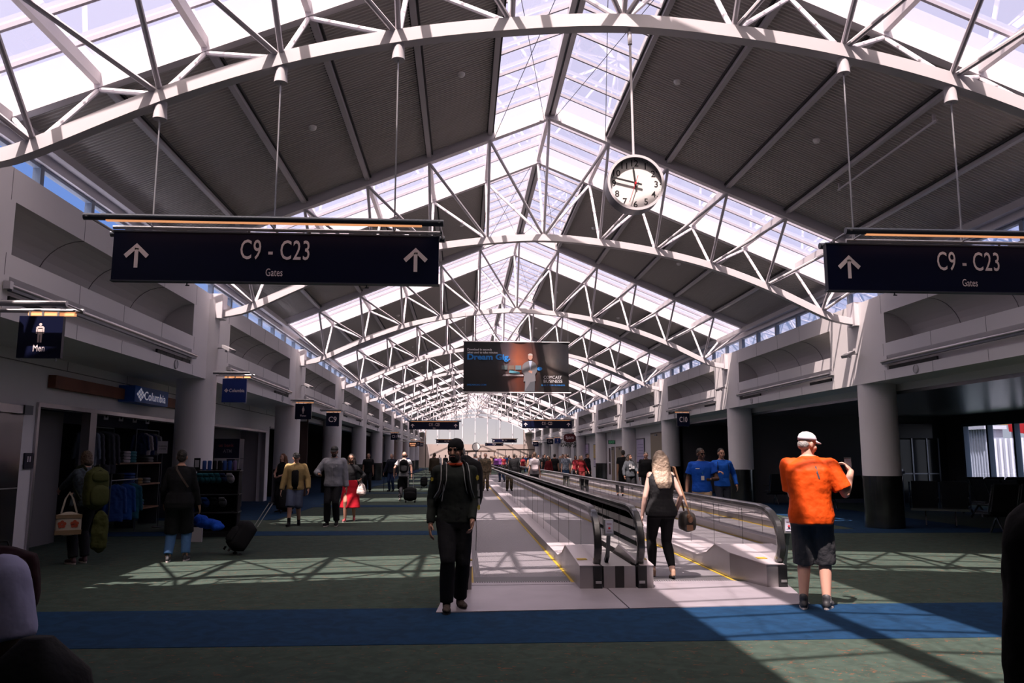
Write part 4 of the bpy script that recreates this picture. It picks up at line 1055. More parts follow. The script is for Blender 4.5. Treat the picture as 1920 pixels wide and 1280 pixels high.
def make_person(loc, rz, label, H=1.75, sex='m', skin='light', top=None, bottom=None, shoes=None, hair=None, hat=None, legs=((.0, 0), (.0, 0)), arms=None,
                head=(0, 0), lean=0.0, build=1.0, detail=1, name='person', stance=.10, extra=None, glasses=False, beard=False):
    """loc on the floor; rz 0 looks along +Y.  legs: (forward offset, heel lift) right then left.  arms: wrist targets (x,y,z) and elbow pole, right then left"""
    t = thing(name, label, 'person', loc, rz)
    k = H / 1.78; vox = {2: .0062, 1: .011, 0: .02}[detail]; W = (1.0 if sex == 'm' else .90) * build
    sk = SKIN[skin]
    ln = Matrix.Rotation(-lean, 3, 'X')                       # lean forward
    hip0 = Vector((0, 0, .525 * H * (1 - .06 * max(abs(legs[0][0] - legs[1][0]), 0))))
    def T(x, y, z):                                            # torso point, leaning about the hips
        return hip0 + ln @ (Vector((x, y, z)) - Vector((0, 0, .525 * H)))
    zs = .525 * H
    if sex == 'm': tr = [(.475, .158, .108), (.52, .168, .118), (.57, .158, .112), (.615, .150, .106), (.67, .162, .114), (.73, .178, .122), (.775, .185, .118), (.81, .165, .098), (.838, .10, .072), (.862, .062, .062)]
    else: tr = [(.475, .165, .112), (.52, .178, .122), (.57, .158, .110), (.62, .128, .096), (.67, .138, .108), (.725, .152, .128), (.775, .156, .105), (.81, .138, .085), (.838, .075, .06), (.862, .05, .052)]
    fat = build
    def rings(z0, z1, grow, belly=0.0, flare=0.0, hip_extra=0.0):
        out = []
        zz = [z0] + [r_[0] for r_ in tr if z0 + .01 < r_[0] < z1 - .005] + [z1]
        for z in zz:
            zc = min(max(z, tr[0][0]), tr[-1][0]); 
            for a, b in zip(tr, tr[1:]):
                if a[0] <= zc <= b[0]:
                    f = (zc - a[0]) / (b[0] - a[0]); rx = a[1] + (b[1] - a[1]) * f; ry = a[2] + (b[2] - a[2]) * f; break
            g = grow * (1 if z < .80 else max(.25, 1 - (z - .80) / .05))
            fl = flare * max(0, (.66 - z)) / .15
            rx = (rx * fat * k + g + fl); ry = (ry * (1 + (fat - 1) * 1.4) * k + g + fl * .8)
            by = belly * max(0, 1 - abs(z - .61) / .12)
            out.append((T(0, by * .5 - .0 * k, z * H), rx, ry + by, ln @ Vector((1, 0, 0)), ln @ Vector((0, 1, 0))))
        return out
    # joints
    hips = [Vector((s * .088 * k * (1.05 if sex == 'f' else 1), 0, hip0.z - .01)) for s in (1, -1)]
    ank = [Vector((s * stance * k, legs[i][0], .05 * H + legs[i][1])) for i, s in enumerate((1, -1))]
    knees = []
    for i in range(2):
        kn, an = ik(hips[i], ank[i], .245 * H, .243 * H, (0, 1, 0.1)); knees.append(kn); ank[i] = an
    shw = (.178 if sex == 'm' else .150) * W * k
    sh = [T(s * shw, -.005, .803 * H) for s in (1, -1)]
    arms = arms or [((.235, .05, .47 * H), (.1, -1, 0)), ((-.235, .05, .47 * H), (-.1, -1, 0))]
    elb = []; wr = []
    for i in range(2):
        e_, w_ = ik(sh[i], arms[i][0], .172 * H, .155 * H, arms[i][1]); elb.append(e_); wr.append(w_)
    neck = T(0, .01, .84 * H)
    hy, hp = head
    HR = Matrix.Rotation(hy, 3, 'Z') @ Matrix.Rotation(hp, 3, 'X')
    hc = neck + ln @ Vector((0, .018 * k, .085 * H)) * 1.0
    hk = k ** .5 * (1.0 if sex == 'm' else .95)
    def Hh(x, y, z): return hc + HR @ (Vector((x, y, z)) * hk)
    # ---- body
    m = MB(); loft(m, rings(.475, .862, 0))
    limb(m, T(0, -.005, .82 * H), Hh(0, -.01, -.06), .058 * k * (1 if sex == 'm' else .82), .053 * k * (1 if sex == 'm' else .82))
    E3 = HR.copy()
    m.ball(Hh(0, -.012, .025), .074 * hk, .094 * hk, .094 * hk, 22, 16, E3)
    m.ball(Hh(0, .022, -.035), .056 * hk, .066 * hk, .080 * hk, 18, 12, E3)
    m.ball(Hh(0, .056, -.088), .026 * hk, .024 * hk, .022 * hk, 12, 8, E3)     # chin
    if detail:
        limb(m, Hh(0, .084, .012), Hh(0, .103, -.030), .009 * hk, .0145 * hk, 8)  # nose
        limb(m, Hh(-.03, .080, .028), Hh(.03, .080, .028), .010 * hk, .010 * hk, 8)  # brow
        for s in (1, -1):
            m.ball(Hh(s * .078, -.008, -.008), .011 * hk, .020 * hk, .033 * hk, 10, 8, E3)
            m.ball(Hh(s * .042, .058, -.028), .022 * hk, .020 * hk, .022 * hk, 10, 8, E3)
        limb(m, Hh(-.018, .086, -.056), Hh(.018, .086, -.056), .0085 * hk, .0085 * hk, 8)
    ft = 1.0 + (build - 1) * .8
    for i, s in enumerate((1, -1)):
        mu = (1 if sex == 'm' else .84) * ft
        limb(m, sh[i], elb[i], .052 * k * mu, .040 * k * mu); limb(m, elb[i], elb[i] + (wr[i] - elb[i]) * .35, .040 * k * mu, .041 * k * mu); limb(m, elb[i] + (wr[i] - elb[i]) * .35, wr[i], .041 * k * mu, .027 * k * mu)
        ml = (1 if sex == 'm' else 1.02) * ft
        limb(m, hips[i], knees[i], .086 * k * ml, .056 * k * ml)
        cf = knees[i] + (ank[i] - knees[i]) * .30 + Vector((0, -.012, 0)); limb(m, knees[i], cf, .054 * k * ml, .057 * k * ml); limb(m, cf, ank[i], .057 * k * ml, .036 * k * ml)
        # hand
        d = (wr[i] - elb[i]).normalized(); hd = (d + Vector((0, .12, -.25))).normalized() if not (arms[i][2:] and arms[i][2].get('hand')) else Vector(arms[i][2]['hand']).normalized()
        curl = arms[i][2].get('curl', .45) if arms[i][2:] else .45
        side = Vector((0, 1, 0)) - hd * hd.y      # thumb side points forward
        if side.length < .2: side = Vector((-s, 0, 0)) - hd * (-s * hd.x)
        if arms[i][2:] and arms[i][2].get('thumb'): side = Vector(arms[i][2]['thumb']); side = side - hd * side.dot(hd)
        side.normalize(); pal = hd.cross(side) * s; pal = pal if pal.x * s < 0 or abs(pal.x) < .3 else -pal   # palm towards the body
        hl = .092 * k * (1 if sex == 'm' else .92)
        pc = wr[i] + hd * hl * .55
        MM = Matrix((side, pal, hd)).transposed()
        m.ball(pc, .040 * k, .017 * k, .052 * k, 14, 10, MM)
        limb(m, wr[i], pc, .025 * k, .022 * k)
        if detail:
            for f, (o_, L) in enumerate(((.030, .040), (.010, .047), (-.010, .044), (-.029, .034))):
                b0 = wr[i] + hd * hl * .98 + side * o_ * k; dd = (hd + pal * curl * .6).normalized(); b1 = b0 + dd * L * k; d2 = (hd + pal * curl * 2.2).normalized(); b2 = b1 + d2 * L * .85 * k
                limb(m, b0, b1, .0098 * k, .0088 * k, 8); limb(m, b1, b2, .0088 * k, .0072 * k, 8)
            t0 = wr[i] + hd * .022 * k + side * .024 * k; t1 = t0 + (hd * .6 + side * .8 + pal * .3).normalized() * .042 * k; t2 = t1 + (hd * .95 + side * .15 + pal * .35).normalized() * .034 * k
            limb(m, t0, t1, .0125 * k, .0105 * k, 8); limb(m, t1, t2, .0105 * k, .0085 * k, 8)
        if not shoes: m.ball(ank[i] + Vector((0, .07, -.04)), .04, .11, .03)
    remeshed(m, 'body', sk, t, vox, 2 if detail else 1)
    # ---- face
    if detail:
        m = MB()
        for s in (1, -1): m.ball(Hh(s * .031, .082, .008), .0125 * hk, .008 * hk, .0065 * hk, 10, 6, E3)
        m.build('eyes', EYEW, t, smooth=True)
        m = MB(); 
        for s in (1, -1): limb(m, Hh(s * .048, .082, .026), Hh(s * .018, .090, .029), .0035 * hk, .004 * hk, 6)
        m.build('eyebrows', HAIRM['dark' if hair is None or hair[1] == 'blonde' else hair[1]], t, smooth=True)
        m = MB(); limb(m, Hh(-.021, .089, -.056), Hh(.021, .089, -.056), .0055 * hk, .0055 * hk, 6); m.build('lips', MOUTH, t, smooth=True)
    if beard:
        m = MB(); m.ball(Hh(0, .040, -.070), .060 * hk, .058 * hk, .055 * hk, 16, 10, E3); limb(m, Hh(-.028, .088, -.045), Hh(.028, .088, -.045), .010, .010); remeshed(m, 'beard', HAIRM['dark'], t, .008)
        m = MB(); limb(m, Hh(-.021, .099, -.058), Hh(.021, .099, -.058), .0055 * hk, .0055 * hk, 6); m.build('lip', MOUTH, t, smooth=True)
    if glasses:
        m = MB()
        for s in (1, -1): m.box(-.024, .024, -.004, .004, -.016, .016); [None for _ in [0]]; m.move(Matrix.Translation(Hh(s * .034, .097, .008)) @ HR.to_4x4(), len(m.v) - 8)
        for s in (1, -1): limb(m, Hh(s * .058, .09, .014), Hh(s * .078, 0, .012), .003, .003, 6)
        m.build('glasses', BLACK, t)
    # ---- shoes
    if shoes:
        for i, s in enumerate((1, -1)):
            sc, kind = shoes; pit = math.atan2(legs[i][1], .16) if legs[i][1] > 0 else 0
            RM = Matrix.Rotation(-pit, 3, 'X') @ Matrix.Rotation(-s * .12, 3, 'Z'); a0 = ank[i]; fl = .05 * H
            def Fp(x, y, z): return a0 + RM @ Vector((x, y, z)) * k
            m = MB(); low = -fl / k + .028
            w_ = 1 if sex == 'm' else .85
            m.ball(Fp(0, .115, low + .012), .046 * k * w_, .085 * k, .036 * k, 14, 10, RM); m.ball(Fp(0, -.02, low + .018), .038 * k * w_, .05 * k, .044 * k, 14, 10, RM)
            limb(m, Fp(0, -.02, low + .03), Fp(0, .10, low + .018), .038 * k * w_, .036 * k * w_); limb(m, Fp(0, -.005, low + .02), Fp(0, -.005, low + (.09 if kind != 'boot' else .16)), .042 * k * w_, .043 * k * w_)
            if kind == 'flat': m = MB(); m.ball(Fp(0, .06, low), .036 * k, .11 * k, .026 * k, 14, 8, RM); limb(m, Fp(0, -.035, low + .06), Fp(0, -.03, low), .034 * k, .032 * k)
            shoe_o = remeshed(m, 'shoe', sc, t, max(vox, .008))
            m = MB(); pl = []
            for q in range(16):
                a = 2 * PI * q / 16; pl.append((.044 * w_ * math.cos(a) * (1.0 if math.sin(a) > 0 else .85), .062 + .135 * math.sin(a)))
            n0 = len(m.v); m.prism(pl, 'z', low - .030, low - .006); 
            for q in range(n0, len(m.v)): m.v[q] = tuple(Fp(*m.v[q]))
            m.build('sole', SOLEW if kind == 'sneaker' else DARK, shoe_o)
    # ---- bottoms
    if bottom:
        bm, kind = bottom; m = MB(); g = {'pants': .020, 'shorts': .030, 'leggings': .008, 'jeans': .012, 'skirt': .03}[kind]
        loft(m, rings(.47, .60 if sex == 'm' else .61, g * .8))
        if kind == 'skirt':
            loft(m, [(hip0 + Vector((0, 0, .03)), .18 * k, .13 * k), (hip0 + Vector((0, 0, -.25)), .24 * k, .19 * k), (hip0 + Vector((0, 0, -.52)), .27 * k, .22 * k)])
        else:
            for i in range(2):
                r0 = .090 * k * ft + g; limb(m, hips[i], knees[i], r0, .058 * k * ft + g * 1.1)
                if kind == 'shorts': e_ = knees[i] + (ank[i] - knees[i]) * .16; limb(m, knees[i] + (hips[i] - knees[i]) * .5, e_, .078 * k * ft + g, .072 * k * ft + g, flat1=True)
                else:
                    e_ = ank[i] + (knees[i] - ank[i]) * (.10 if kind == 'leggings' else (.0 if kind != 'capri' else .3)); cf = knees[i] + (ank[i] - knees[i]) * .32 + Vector((0, -.012, 0)); limb(m, knees[i], cf, .056 * k * ft + g, .059 * k * ft + g); limb(m, cf, e_ + Vector((0, 0, .012)), .059 * k * ft + g, (.041 if kind == 'leggings' else .050) * k + g, flat1=True)
        remeshed(m, {'shorts': 'shorts', 'leggings': 'leggings', 'skirt': 'skirt'}.get(kind, 'trousers'), bm, t, max(vox, .009) * 1.1, 2, .014 if kind in ('pants', 'shorts', 'jeans') else 0, .10)
    # ---- tops
    if top:
        tm, kind = top; m = MB()
        g = {'tee': .020, 'long': .016, 'polo': .026, 'jacket': .034, 'hoodie': .034, 'blouse': .018, 'tank': .012, 'coat': .05}[kind]
        hem = {'tee': .50, 'long': .505, 'polo': .475, 'jacket': .49, 'hoodie': .49, 'blouse': .49, 'tank': .52, 'coat': .36}[kind]
        loft(m, rings(hem, .858 if kind in ('polo', 'jacket', 'coat') else .850, g, belly=.03 * (build > 1.08), flare=.006 if kind in ('blouse', 'tee', 'polo') else .004))
        sl = {'tee': .62, 'polo': .85, 'blouse': .0, 'tank': 0}.get(kind, 2)
        gs = g * .9
        for i in range(2):
            mu = (1 if sex == 'm' else .84) * ft
            if sl == 0: limb(m, T((1, -1)[i] * shw * .55, 0, .81 * H), sh[i] + (elb[i] - sh[i]) * .12, .05 * k, .054 * k * mu); continue
            e1 = sh[i] + (elb[i] - sh[i]) * min(sl, 1)
            limb(m, sh[i], e1, .054 * k * mu + gs, (.045 + (.018 if sl < 1 else 0)) * k * mu + gs, flat1=sl < 1)
            if sl >= 2: limb(m, elb[i], elb[i] + (wr[i] - elb[i]) * .96, .044 * k * mu + gs, .031 * k * mu + gs * .8, flat1=True)
            limb(m, T((1, -1)[i] * shw * .45, -.005, .818 * H), sh[i], .045 * k + g * .4, .054 * k * mu + gs * .8)
        if kind == 'hoodie':
            m.ball(T(0, -.07, .845 * H), .10, .07, .06); 
        nm = {'tee': 't_shirt', 'long': 'sweater', 'polo': 'polo_shirt', 'jacket': 'jacket', 'hoodie': 'hooded_sweatshirt', 'blouse': 'blouse', 'tank': 'tank_top', 'coat': 'coat'}[kind]
        remeshed(m, nm, tm, t, max(vox, .009) * 1.05, 2, .016, .09)
        if kind in ('polo', 'jacket'):
            m = MB(); c0 = T(0, -.004, .852 * H); n = 20; r1 = .066 * k
            m.path([c0 + ln @ Vector((r1 * math.sin(a), r1 * .95 * math.cos(a) * -1, .0)) for a in [R(-150) + R(300) * q / 19 for q in range(20)]], [(-.006, -.016), (.006, -.016), (.004, .020), (-.004, .020)])
            m.build('collar', tm, t, smooth=True)
    # ---- hair and hats
    if hair:
        st, hcmat = hair; hm = HAIRM[hcmat]; m = MB()
        if st != 'bald':
            m.ball(Hh(0, -.024, .042), .079 * hk, .094 * hk, .090 * hk, 20, 14, E3); m.ball(Hh(0, -.045, -.005), .074 * hk, .066 * hk, .075 * hk, 18, 12, E3)
        else:
            m.ball(Hh(0, -.055, -.01), .072 * hk, .055 * hk, .060 * hk, 18, 12, E3)
        if st == 'bob':
            for s in (1, -1): limb(m, Hh(s * .062, -.01, .03), Hh(s * .066, .005, -.09), .032, .028)
            m.ball(Hh(0, -.05, -.06), .082 * hk, .06 * hk, .075 * hk, 16, 10, E3)
        if st == 'bun': m.ball(Hh(0, -.06, .10), .04, .04, .038)
        if st == 'long':
            for s in (1, -1): limb(m, Hh(s * .060, -.012, .03), Hh(s * .080, -.03, -.18), .034, .036)
            bk = -.085
            loft(m, [(Hh(0, -.03, .09), .06, .06), (Hh(0, -.045, .03), .100, .08), (Hh(0, -.06, -.06), .120, .070), (Hh(0, -.085, -.16), .128, .050), (T(0, -.135, .75 * H), .115, .036), (T(0.0, -.140, .70 * H), .080, .024)])
        remeshed(m, 'hair', hm, t, max(vox, .009), 1, .012 if st in ('long', 'bob') else .006, .03)
    if hat:
        kind, hmat = hat; m = MB()
        if kind == 'beanie':
            loft(m, [(Hh(0, -.014, .008), .084 * hk, .100 * hk, HR @ Vector((1, 0, 0)), HR @ Vector((0, 1, 0))), (Hh(0, -.016, .05), .085 * hk, .102 * hk, HR @ Vector((1, 0, 0)), HR @ Vector((0, 1, 0))), (Hh(0, -.022, .09), .074 * hk, .092 * hk, HR @ Vector((1, 0, 0)), HR @ Vector((0, 1, 0))),
                     (Hh(0, -.030, .118), .048 * hk, .064 * hk, HR @ Vector((1, 0, 0)), HR @ Vector((0, 1, 0))), (Hh(0, -.036, .130), .014 * hk, .02 * hk, HR @ Vector((1, 0, 0)), HR @ Vector((0, 1, 0)))], ex=2.0)
            m.build('beanie', hmat, t, smooth=True)
        else:
            ax = (HR @ Vector((1, 0, 0)), HR @ Vector((0, 1, 0)))
            loft(m, [(Hh(0, -.012, .036), .083 * hk, .102 * hk, *ax), (Hh(0, -.013, .066), .083 * hk, .101 * hk, *ax), (Hh(0, -.016, .098), .070 * hk, .086 * hk, *ax), (Hh(0, -.018, .122), .044 * hk, .054 * hk, *ax), (Hh(0, -.018, .131), .012 * hk, .014 * hk, *ax)], ex=2.0)
            m.build('cap', hmat, t, smooth=True)
            m = MB(); vs = []; n = 12
            for q in range(n + 1):
                a = R(-62) + R(124) * q / n
                vs += [Hh(.080 * math.sin(a), -.012 + .098 * math.cos(a), .042), Hh(.078 * math.sin(a) * 1.0, -.012 + (.098 + .075 * math.cos(a * 1.25)) * math.cos(a) ** .6, .030 + .012 * math.cos(2 * a) * 0 - .006)]
            up = HR @ Vector((0, 0, .006)); base = vs; vs = [v for v in base] + [v + up for v in base]; K = len(base); fs = []
            for q in range(n): a = 2 * q; fs += [(a, a + 1, a + 3, a + 2), (K + a, K + a + 2, K + a + 3, K + a + 1), (a + 1, K + a + 1, K + a + 3, a + 3), (a, a + 2, K + a + 2, K + a)]
            m.add(vs, fs); m.build('cap_brim', hmat, t, smooth=True)
    if extra: extra(dict(t=t, T=T, Hh=Hh, sh=sh, elb=elb, wr=wr, hips=hips, knees=knees, ank=ank, H=H, k=k, ln=ln, hip0=hip0, HR=HR))
    return t
def world_of(t, v): return t.matrix_basis @ Vector(v)
def rounded(name, mt, parent, w, d, h, ex=4.0, taper=1.0, vox=.012, n=36, levels=8, disp=0.0):
    """soft box: superellipse rings, width w, depth d, height h, base at z 0"""
    m = MB(); rg = []
    for j in range(levels + 1):
        f = j / levels; e_ = (1 - abs(2 * f - 1) ** ex) ** (1 / ex); e_ = max(e_, .25); tp = 1 + (taper - 1) * f
        rg.append(((0, 0, h * f), w / 2 * e_ * tp, d / 2 * e_ * tp))
    loft(m, rg, n, ex)
    return remeshed(m, name, mt, parent, vox, 2, disp, .12) if disp else m.build(name, mt, parent, smooth=True)
def backpack(loc, rz, label, mt, strapmat, w=.32, d=.20, h=.48, tilt=0.0, pockets=True, straps=True, frontcord=None):
    """local -Y is the outer face, +Y lies against the back"""
    t = thing('backpack', label, 'backpack', loc, rz); t.rotation_euler = (tilt, 0, rz)
    rounded('main_bag', mt, t, w, d, h, 3.6, .92, disp=.02)
    if pockets:
        o = rounded('front_pocket', mt, t, w * .8, d * .4, h * .5, 3.2); o.location = (0, -d * .48, h * .08)
        o = rounded('top_pocket', mt, t, w * .7, d * .35, h * .25, 3.0); o.location = (0, -d * .42, h * .64)
    if straps:
        for s in (1, -1):
            m = MB(); m.path([(s * w * .28, d * .45, h * .92), (s * w * .34, d * .62 + .02, h * 1.02), (s * w * .38, d * 1.1 + .06, h * .98), (s * w * .42, d * 1.3 + .09, h * .75), (s * w * .44, d * 1.15 + .06, h * .50), (s * w * .45, d * .5, h * .22)], [(-.022, -.005), (.022, -.005), (.022, .005), (-.022, .005)], up=(1, 0, 0.01)); m.build('shoulder_strap', strapmat, t)
    m = MB(); m.path([(-.04, d * .3, h * .97), (-.03, d * .3, h * 1.04), (.03, d * .3, h * 1.04), (.04, d * .3, h * .97)], [(-.01, -.003), (.01, -.003), (.01, .003), (-.01, .003)]); m.build('grab_loop', strapmat, t)
    m = MB(); m.path([(-w * .36, -d * .30, h * .35), (-w * .36, -d * .34, h * .8), (0, -d * .36, h * .93), (w * .36, -d * .34, h * .8), (w * .36, -d * .30, h * .35)], [(-.004, -.004), (.004, -.004), (.004, .004), (-.004, .004)], up=(0, 1, 0)); m.build('zip', strapmat, t)
    return t
def suitcase(loc, rz, label, mt, w=.38, d=.24, h=.58, handle=.40, tilt=0.0, hmat=None, group=None):
    t = thing('rolling_suitcase', label, 'suitcase', loc, rz, group); t.rotation_euler = (tilt, 0, rz)
    o = rounded('case_body', mt, t, w, d, h - .05, 5.0); o.location = (0, 0, .05)
    o = rounded('front_pocket', mt, t, w * .8, d * .25, h * .5, 4.0); o.location = (0, -d * .5, .12)
    for sx_ in (-1, 1):
        m = MB(); m.tube((sx_ * (w / 2 - .06) - .02, d * .38, .035), (sx_ * (w / 2 - .06) + .02, d * .38, .035), .035, 14); m.build('wheel', BLACK, t)
    m = MB(); m.tube((-w * .35, -d * .3, 0), (-w * .35, -d * .3, .06), .02, 8); m.tube((w * .35, -d * .3, 0), (w * .35, -d * .3, .06), .02, 8); m.build('foot', BLACK, t)
    if handle:
        hm = hmat or GREYMETAL
        for sx_ in (-1, 1):
            m = MB(); m.tube((sx_ * .09, d * .42, h - .02), (sx_ * .09, d * .42, h + handle), .008, 8); m.build('handle_tube', hm, t)
        m = MB(); m.tube((-.11, d * .42, h + handle), (.11, d * .42, h + handle), .014, 8); m.build('grip', BLACK, t)
    return t

# ---------------------------------------------------------------- the people, nearest first
# man in beanie
BLK = cloth('black', (.010, .010, .012)); CHAR = cloth('charcoal_green', (.022, .026, .024)); TRB = cloth('black_trousers', (.012, .012, .015)); BOOT = mat('brown_boot', (.04, .025, .02), .7, bump=.4, bscale=50)
def ex_beanie(d):
    t = d['t']; T = d['T']; H = d['H']; Hh = d['Hh']
    m = MB(); c0 = T(0, .012, .846 * H)
    m.path([c0 + Vector((.072 * math.sin(a), .074 * math.cos(a), .006 * math.cos(a) - .012 * (math.cos(a) > 0))) for a in [2 * PI * q / 24 for q in range(25)]], [(-.012, -.014), (.012, -.014), (.010, .016), (-.010, .016)]); m.build('orange_collar', cloth('orange_collar', (.45, .055, .02)), t, smooth=True)
    fl = mat('yellow_print', (.50, .40, .03), .6); wt = mat('white_print', (.5, .5, .52), .6)
    def patch(p, n_, r, mt_, nm):
        m = MB(); n_ = Vector(n_).normalized(); a = n_.orthogonal().normalized(); b = n_.cross(a)
        for q in range(5):
            an = 2 * PI * q / 5; c = Vector(p) + (a * math.cos(an) + b * math.sin(an)) * r * .55
            vs = [c + (a * math.cos(2 * PI * i / 8) + b * math.sin(2 * PI * i / 8)) * r * .42 for i in range(8)]; m.add(vs, [tuple(range(8))]); m.add([v - n_ * .002 for v in vs], [tuple(range(8))])
        m.build(nm, mt_, t)
    # his left arm is on local -x; facing the viewer that is the picture's right
    e, s_, w = d['elb'][1], d['sh'][1], d['wr'][1]
    out = Vector((-.75, .65, 0)).normalized()
    for f, a, b in ((.22, s_, e), (.35, e, w)): patch(a + (b - a) * f + out * .072, out, .030, fl, 'yellow_flower_print')
    for f, a, b in ((.55, s_, e), (.75, s_, e), (.08, e, w)): 
        p = a + (b - a) * f + out * .070; m = MB(); m.box(-.012, .012, -.002, .002, -.035, .035); m.move(Matrix.Translation(p) @ Matrix.Rotation(R(-40), 4, 'Z')); m.build('white_print', wt, t)
    e, s_ = d['elb'][0], d['sh'][0]; out = Vector((.75, .65, 0)).normalized(); patch(s_ + (e - s_) * .28 + out * .07, out, .022, fl, 'yellow_flower_print')
    m = MB(); m.ball(Hh(-.088, -.01, -.012), .018, .022, .042, 12, 8); m.build('ear_flap', mat('ear_flap', (.30, .28, .28), .6), t, smooth=True)
make_person((-.08, 8.55, 0), PI + R(8), 'man in black beanie and dark sweater with orange collar walking towards the viewer', H=1.76, skin='tan', top=(CHAR, 'long'), bottom=(TRB, 'pants'), shoes=(BOOT, 'boot'),
            hair=('short', 'dark'), hat=('beanie', BLK), legs=((.12, 0.0), (-.10, .0)), stance=.085, arms=[((.25, .03, .86), (.10, -1, 0), {'curl': .5}), ((-.165, .16, .90), (-.30, -1, 0), {'curl': .8})], head=(R(-26), R(-4)), detail=2, extra=ex_beanie, beard=True)
backpack((.01, 8.80, .97), PI + R(-6), 'large black trekking backpack on the back of the man in the beanie', BLK, mat('strap_grey', (.09, .09, .10), .8), w=.44, d=.26, h=.60, straps=False)
t = thing('backpack_straps', 'grey edged shoulder straps over the chest of the man in the beanie', 'straps', (-.09, 8.55, 0), PI + R(8))
SG = mat('strap_edge', (.30, .30, .31), .7)
for s in (1, -1):
    pth = [(s * .095, -.12, 1.44), (s * .105, -.05, 1.492), (s * .112, .04, 1.475), (s * .118, .108, 1.40), (s * .124, .140, 1.31), (s * .145, .130, 1.21), (s * .185, .05, 1.13), (s * .20, -.08, 1.08)]
    m = MB(); m.path(pth, [(-.030, -.006), (.030, -.006), (.030, .006), (-.030, .006)], up=(1, 0, 0)); m.build('shoulder_strap', BLK, t)
    for q in (-.028, .028):
        m = MB(); m.path([(a + q, b + .008, c) for a, b, c in pth[1:7]], [(-.004, -.004), (.004, -.004), (.004, .004), (-.004, .004)], up=(1, 0, 0)); m.build('strap_edging', SG, t)
m = MB(); m.path([(.125, .150, 1.27), (.13, .152, 1.18), (.14, .148, 1.10)], [(-.008, -.003), (.008, -.003), (.008, .003), (-.008, .003)], up=(1, 0, 0)); m.build('hanging_strap', SG, t)
m = MB(); m.path([(-.24, -.24, 1.10), (-.27, -.22, .95), (-.28, -.22, .75), (-.275, -.22, .56)], [(-.009, -.003), (.009, -.003), (.009, .003), (-.009, .003)], up=(1, 0, 0)); m.build('loose_strap', SG, t)

# man in orange shirt, back to the viewer
ORG = cloth('orange', (.66, .072, .007), .6, bump=.5, bscale=9); SHB = cloth('dark_shorts', (.045, .045, .052), .8, bump=.6); RUN = mat('running_shoe', (.05, .05, .06), .6, noise=.5, nscale=40)
def ex_orange(d):
    t = d['t']; T = d['T']; H = d['H']
    m = MB(); m.path([T(.085, -.148, .80 * H), T(.10, -.165, .765 * H), T(.118, -.163, .73 * H)], [(-.008, -.002), (.008, -.002), (.006, .002), (-.006, .002)], up=(0, 1, 0)); m.build('grey_stripe', mat('shirt_stripe', (.07, .06, .07), .7), t)
    for s in (1, -1):
        m = MB(); limb(m, d['ank'][(1 - s) // 2] + Vector((0, 0, -.02)), d['ank'][(1 - s) // 2] + Vector((0, 0, .035)), .045, .043, flat1=True); m.build('sock', mat('white_sock', (.6, .58, .58), .8), t, smooth=True)
        m = MB(); kk = d['knees'][(1 - s) // 2]; m.box(-.02, .02, -.06, .06, -.08, .08); m.move(Matrix.Translation(kk + Vector((s * .085, 0, .13)))); m.build('cargo_pocket', SHB, t)
make_person((3.66, 8.37, 0), R(-30), 'bald man in bright orange polo, dark shorts and white cap, seen from behind', H=1.83, skin='light', build=1.16, top=(ORG, 'polo'), bottom=(SHB, 'shorts'), shoes=(RUN, 'sneaker'),
            hair=('bald', 'grey'), hat=('cap', mat('white_cap', (.72, .66, .74), .7)), legs=((.03, 0), (-.06, 0)), stance=.105, arms=[((.40, .17, 1.40), (.5, -.2, -1.5), {'hand': (-.5, .3, .75), 'curl': 1.0}), ((-.08, .30, 1.06), (-.35, -.8, -1.0), {'hand': (.6, .6, .2), 'curl': .9})],
            head=(R(-46), R(-8)), detail=2, extra=ex_orange)
t = thing('mobile_phone', 'small dark phone in the hand of the man in orange', 'phone', (4.09, 8.37, 1.48)); m = MB(); m.box(-.036, .036, -.005, .005, -.07, .07); m.build('case', BLACK, t); m = MB(); m.box(-.032, .032, -.007, -.005, -.06, .06); m.build('screen', mat('phone_screen', (.08, .09, .12), .2), t)
t.rotation_euler = (R(20), 0, R(-30))

# blonde woman
make_person((2.60, 10.53, 0), R(4), 'blonde woman in sleeveless black blouse and black leggings walking onto the walkway', H=1.66, sex='f', skin='pale', build=1.12, top=(cloth('black_blouse', (.022, .022, .025), .7), 'blouse'), bottom=(cloth('black_leggings', (.010, .010, .012)), 'leggings'),
            shoes=(mat('beige_flat', (.42, .26, .19), .6), 'flat'), hair=('long', 'blonde'), legs=((-.13, .03), (.15, 0)), stance=.095, arms=[((.245, .10, .86), (.5, -1, 0)), ((-.235, .07, .80), (-.5, -1, 0))], detail=2)
t = thing('shoulder_bag', 'black and brown patterned shoulder bag at the hip of the blonde woman', 'bag', (2.93, 10.50, .59)); BGM = mat('bag_pattern', (.030, .022, .018), .5, col2=(.012, .010, .010), nscale=20)
o = rounded('bag_body', BGM, t, .22, .34, .27, 3.0, .85, disp=.012); BRN = mat('bag_brown', (.20, .10, .055), .6)
m = MB(); m.path([(0, -.12, .22), (-.03, -.06, .40), (-.10, 0, .66), (-.145, .0, .83), (-.16, .04, .84), (-.10, .05, .6), (0, .10, .22)], [(-.011, -.004), (.011, -.004), (.011, .004), (-.011, .004)], up=(0, 1, 0)); m.build('strap', BRN, t)
m = MB(); m.ball((.0, -.16, .17), .035, .03, .045); m.ball((-.02, -.17, .21), .03, .02, .03); m.build('bow', BRN, t, smooth=True)
m = MB(); m.box(-.05, .03, -.172, -.16, .03, .10); m.build('patch', BRN, t)
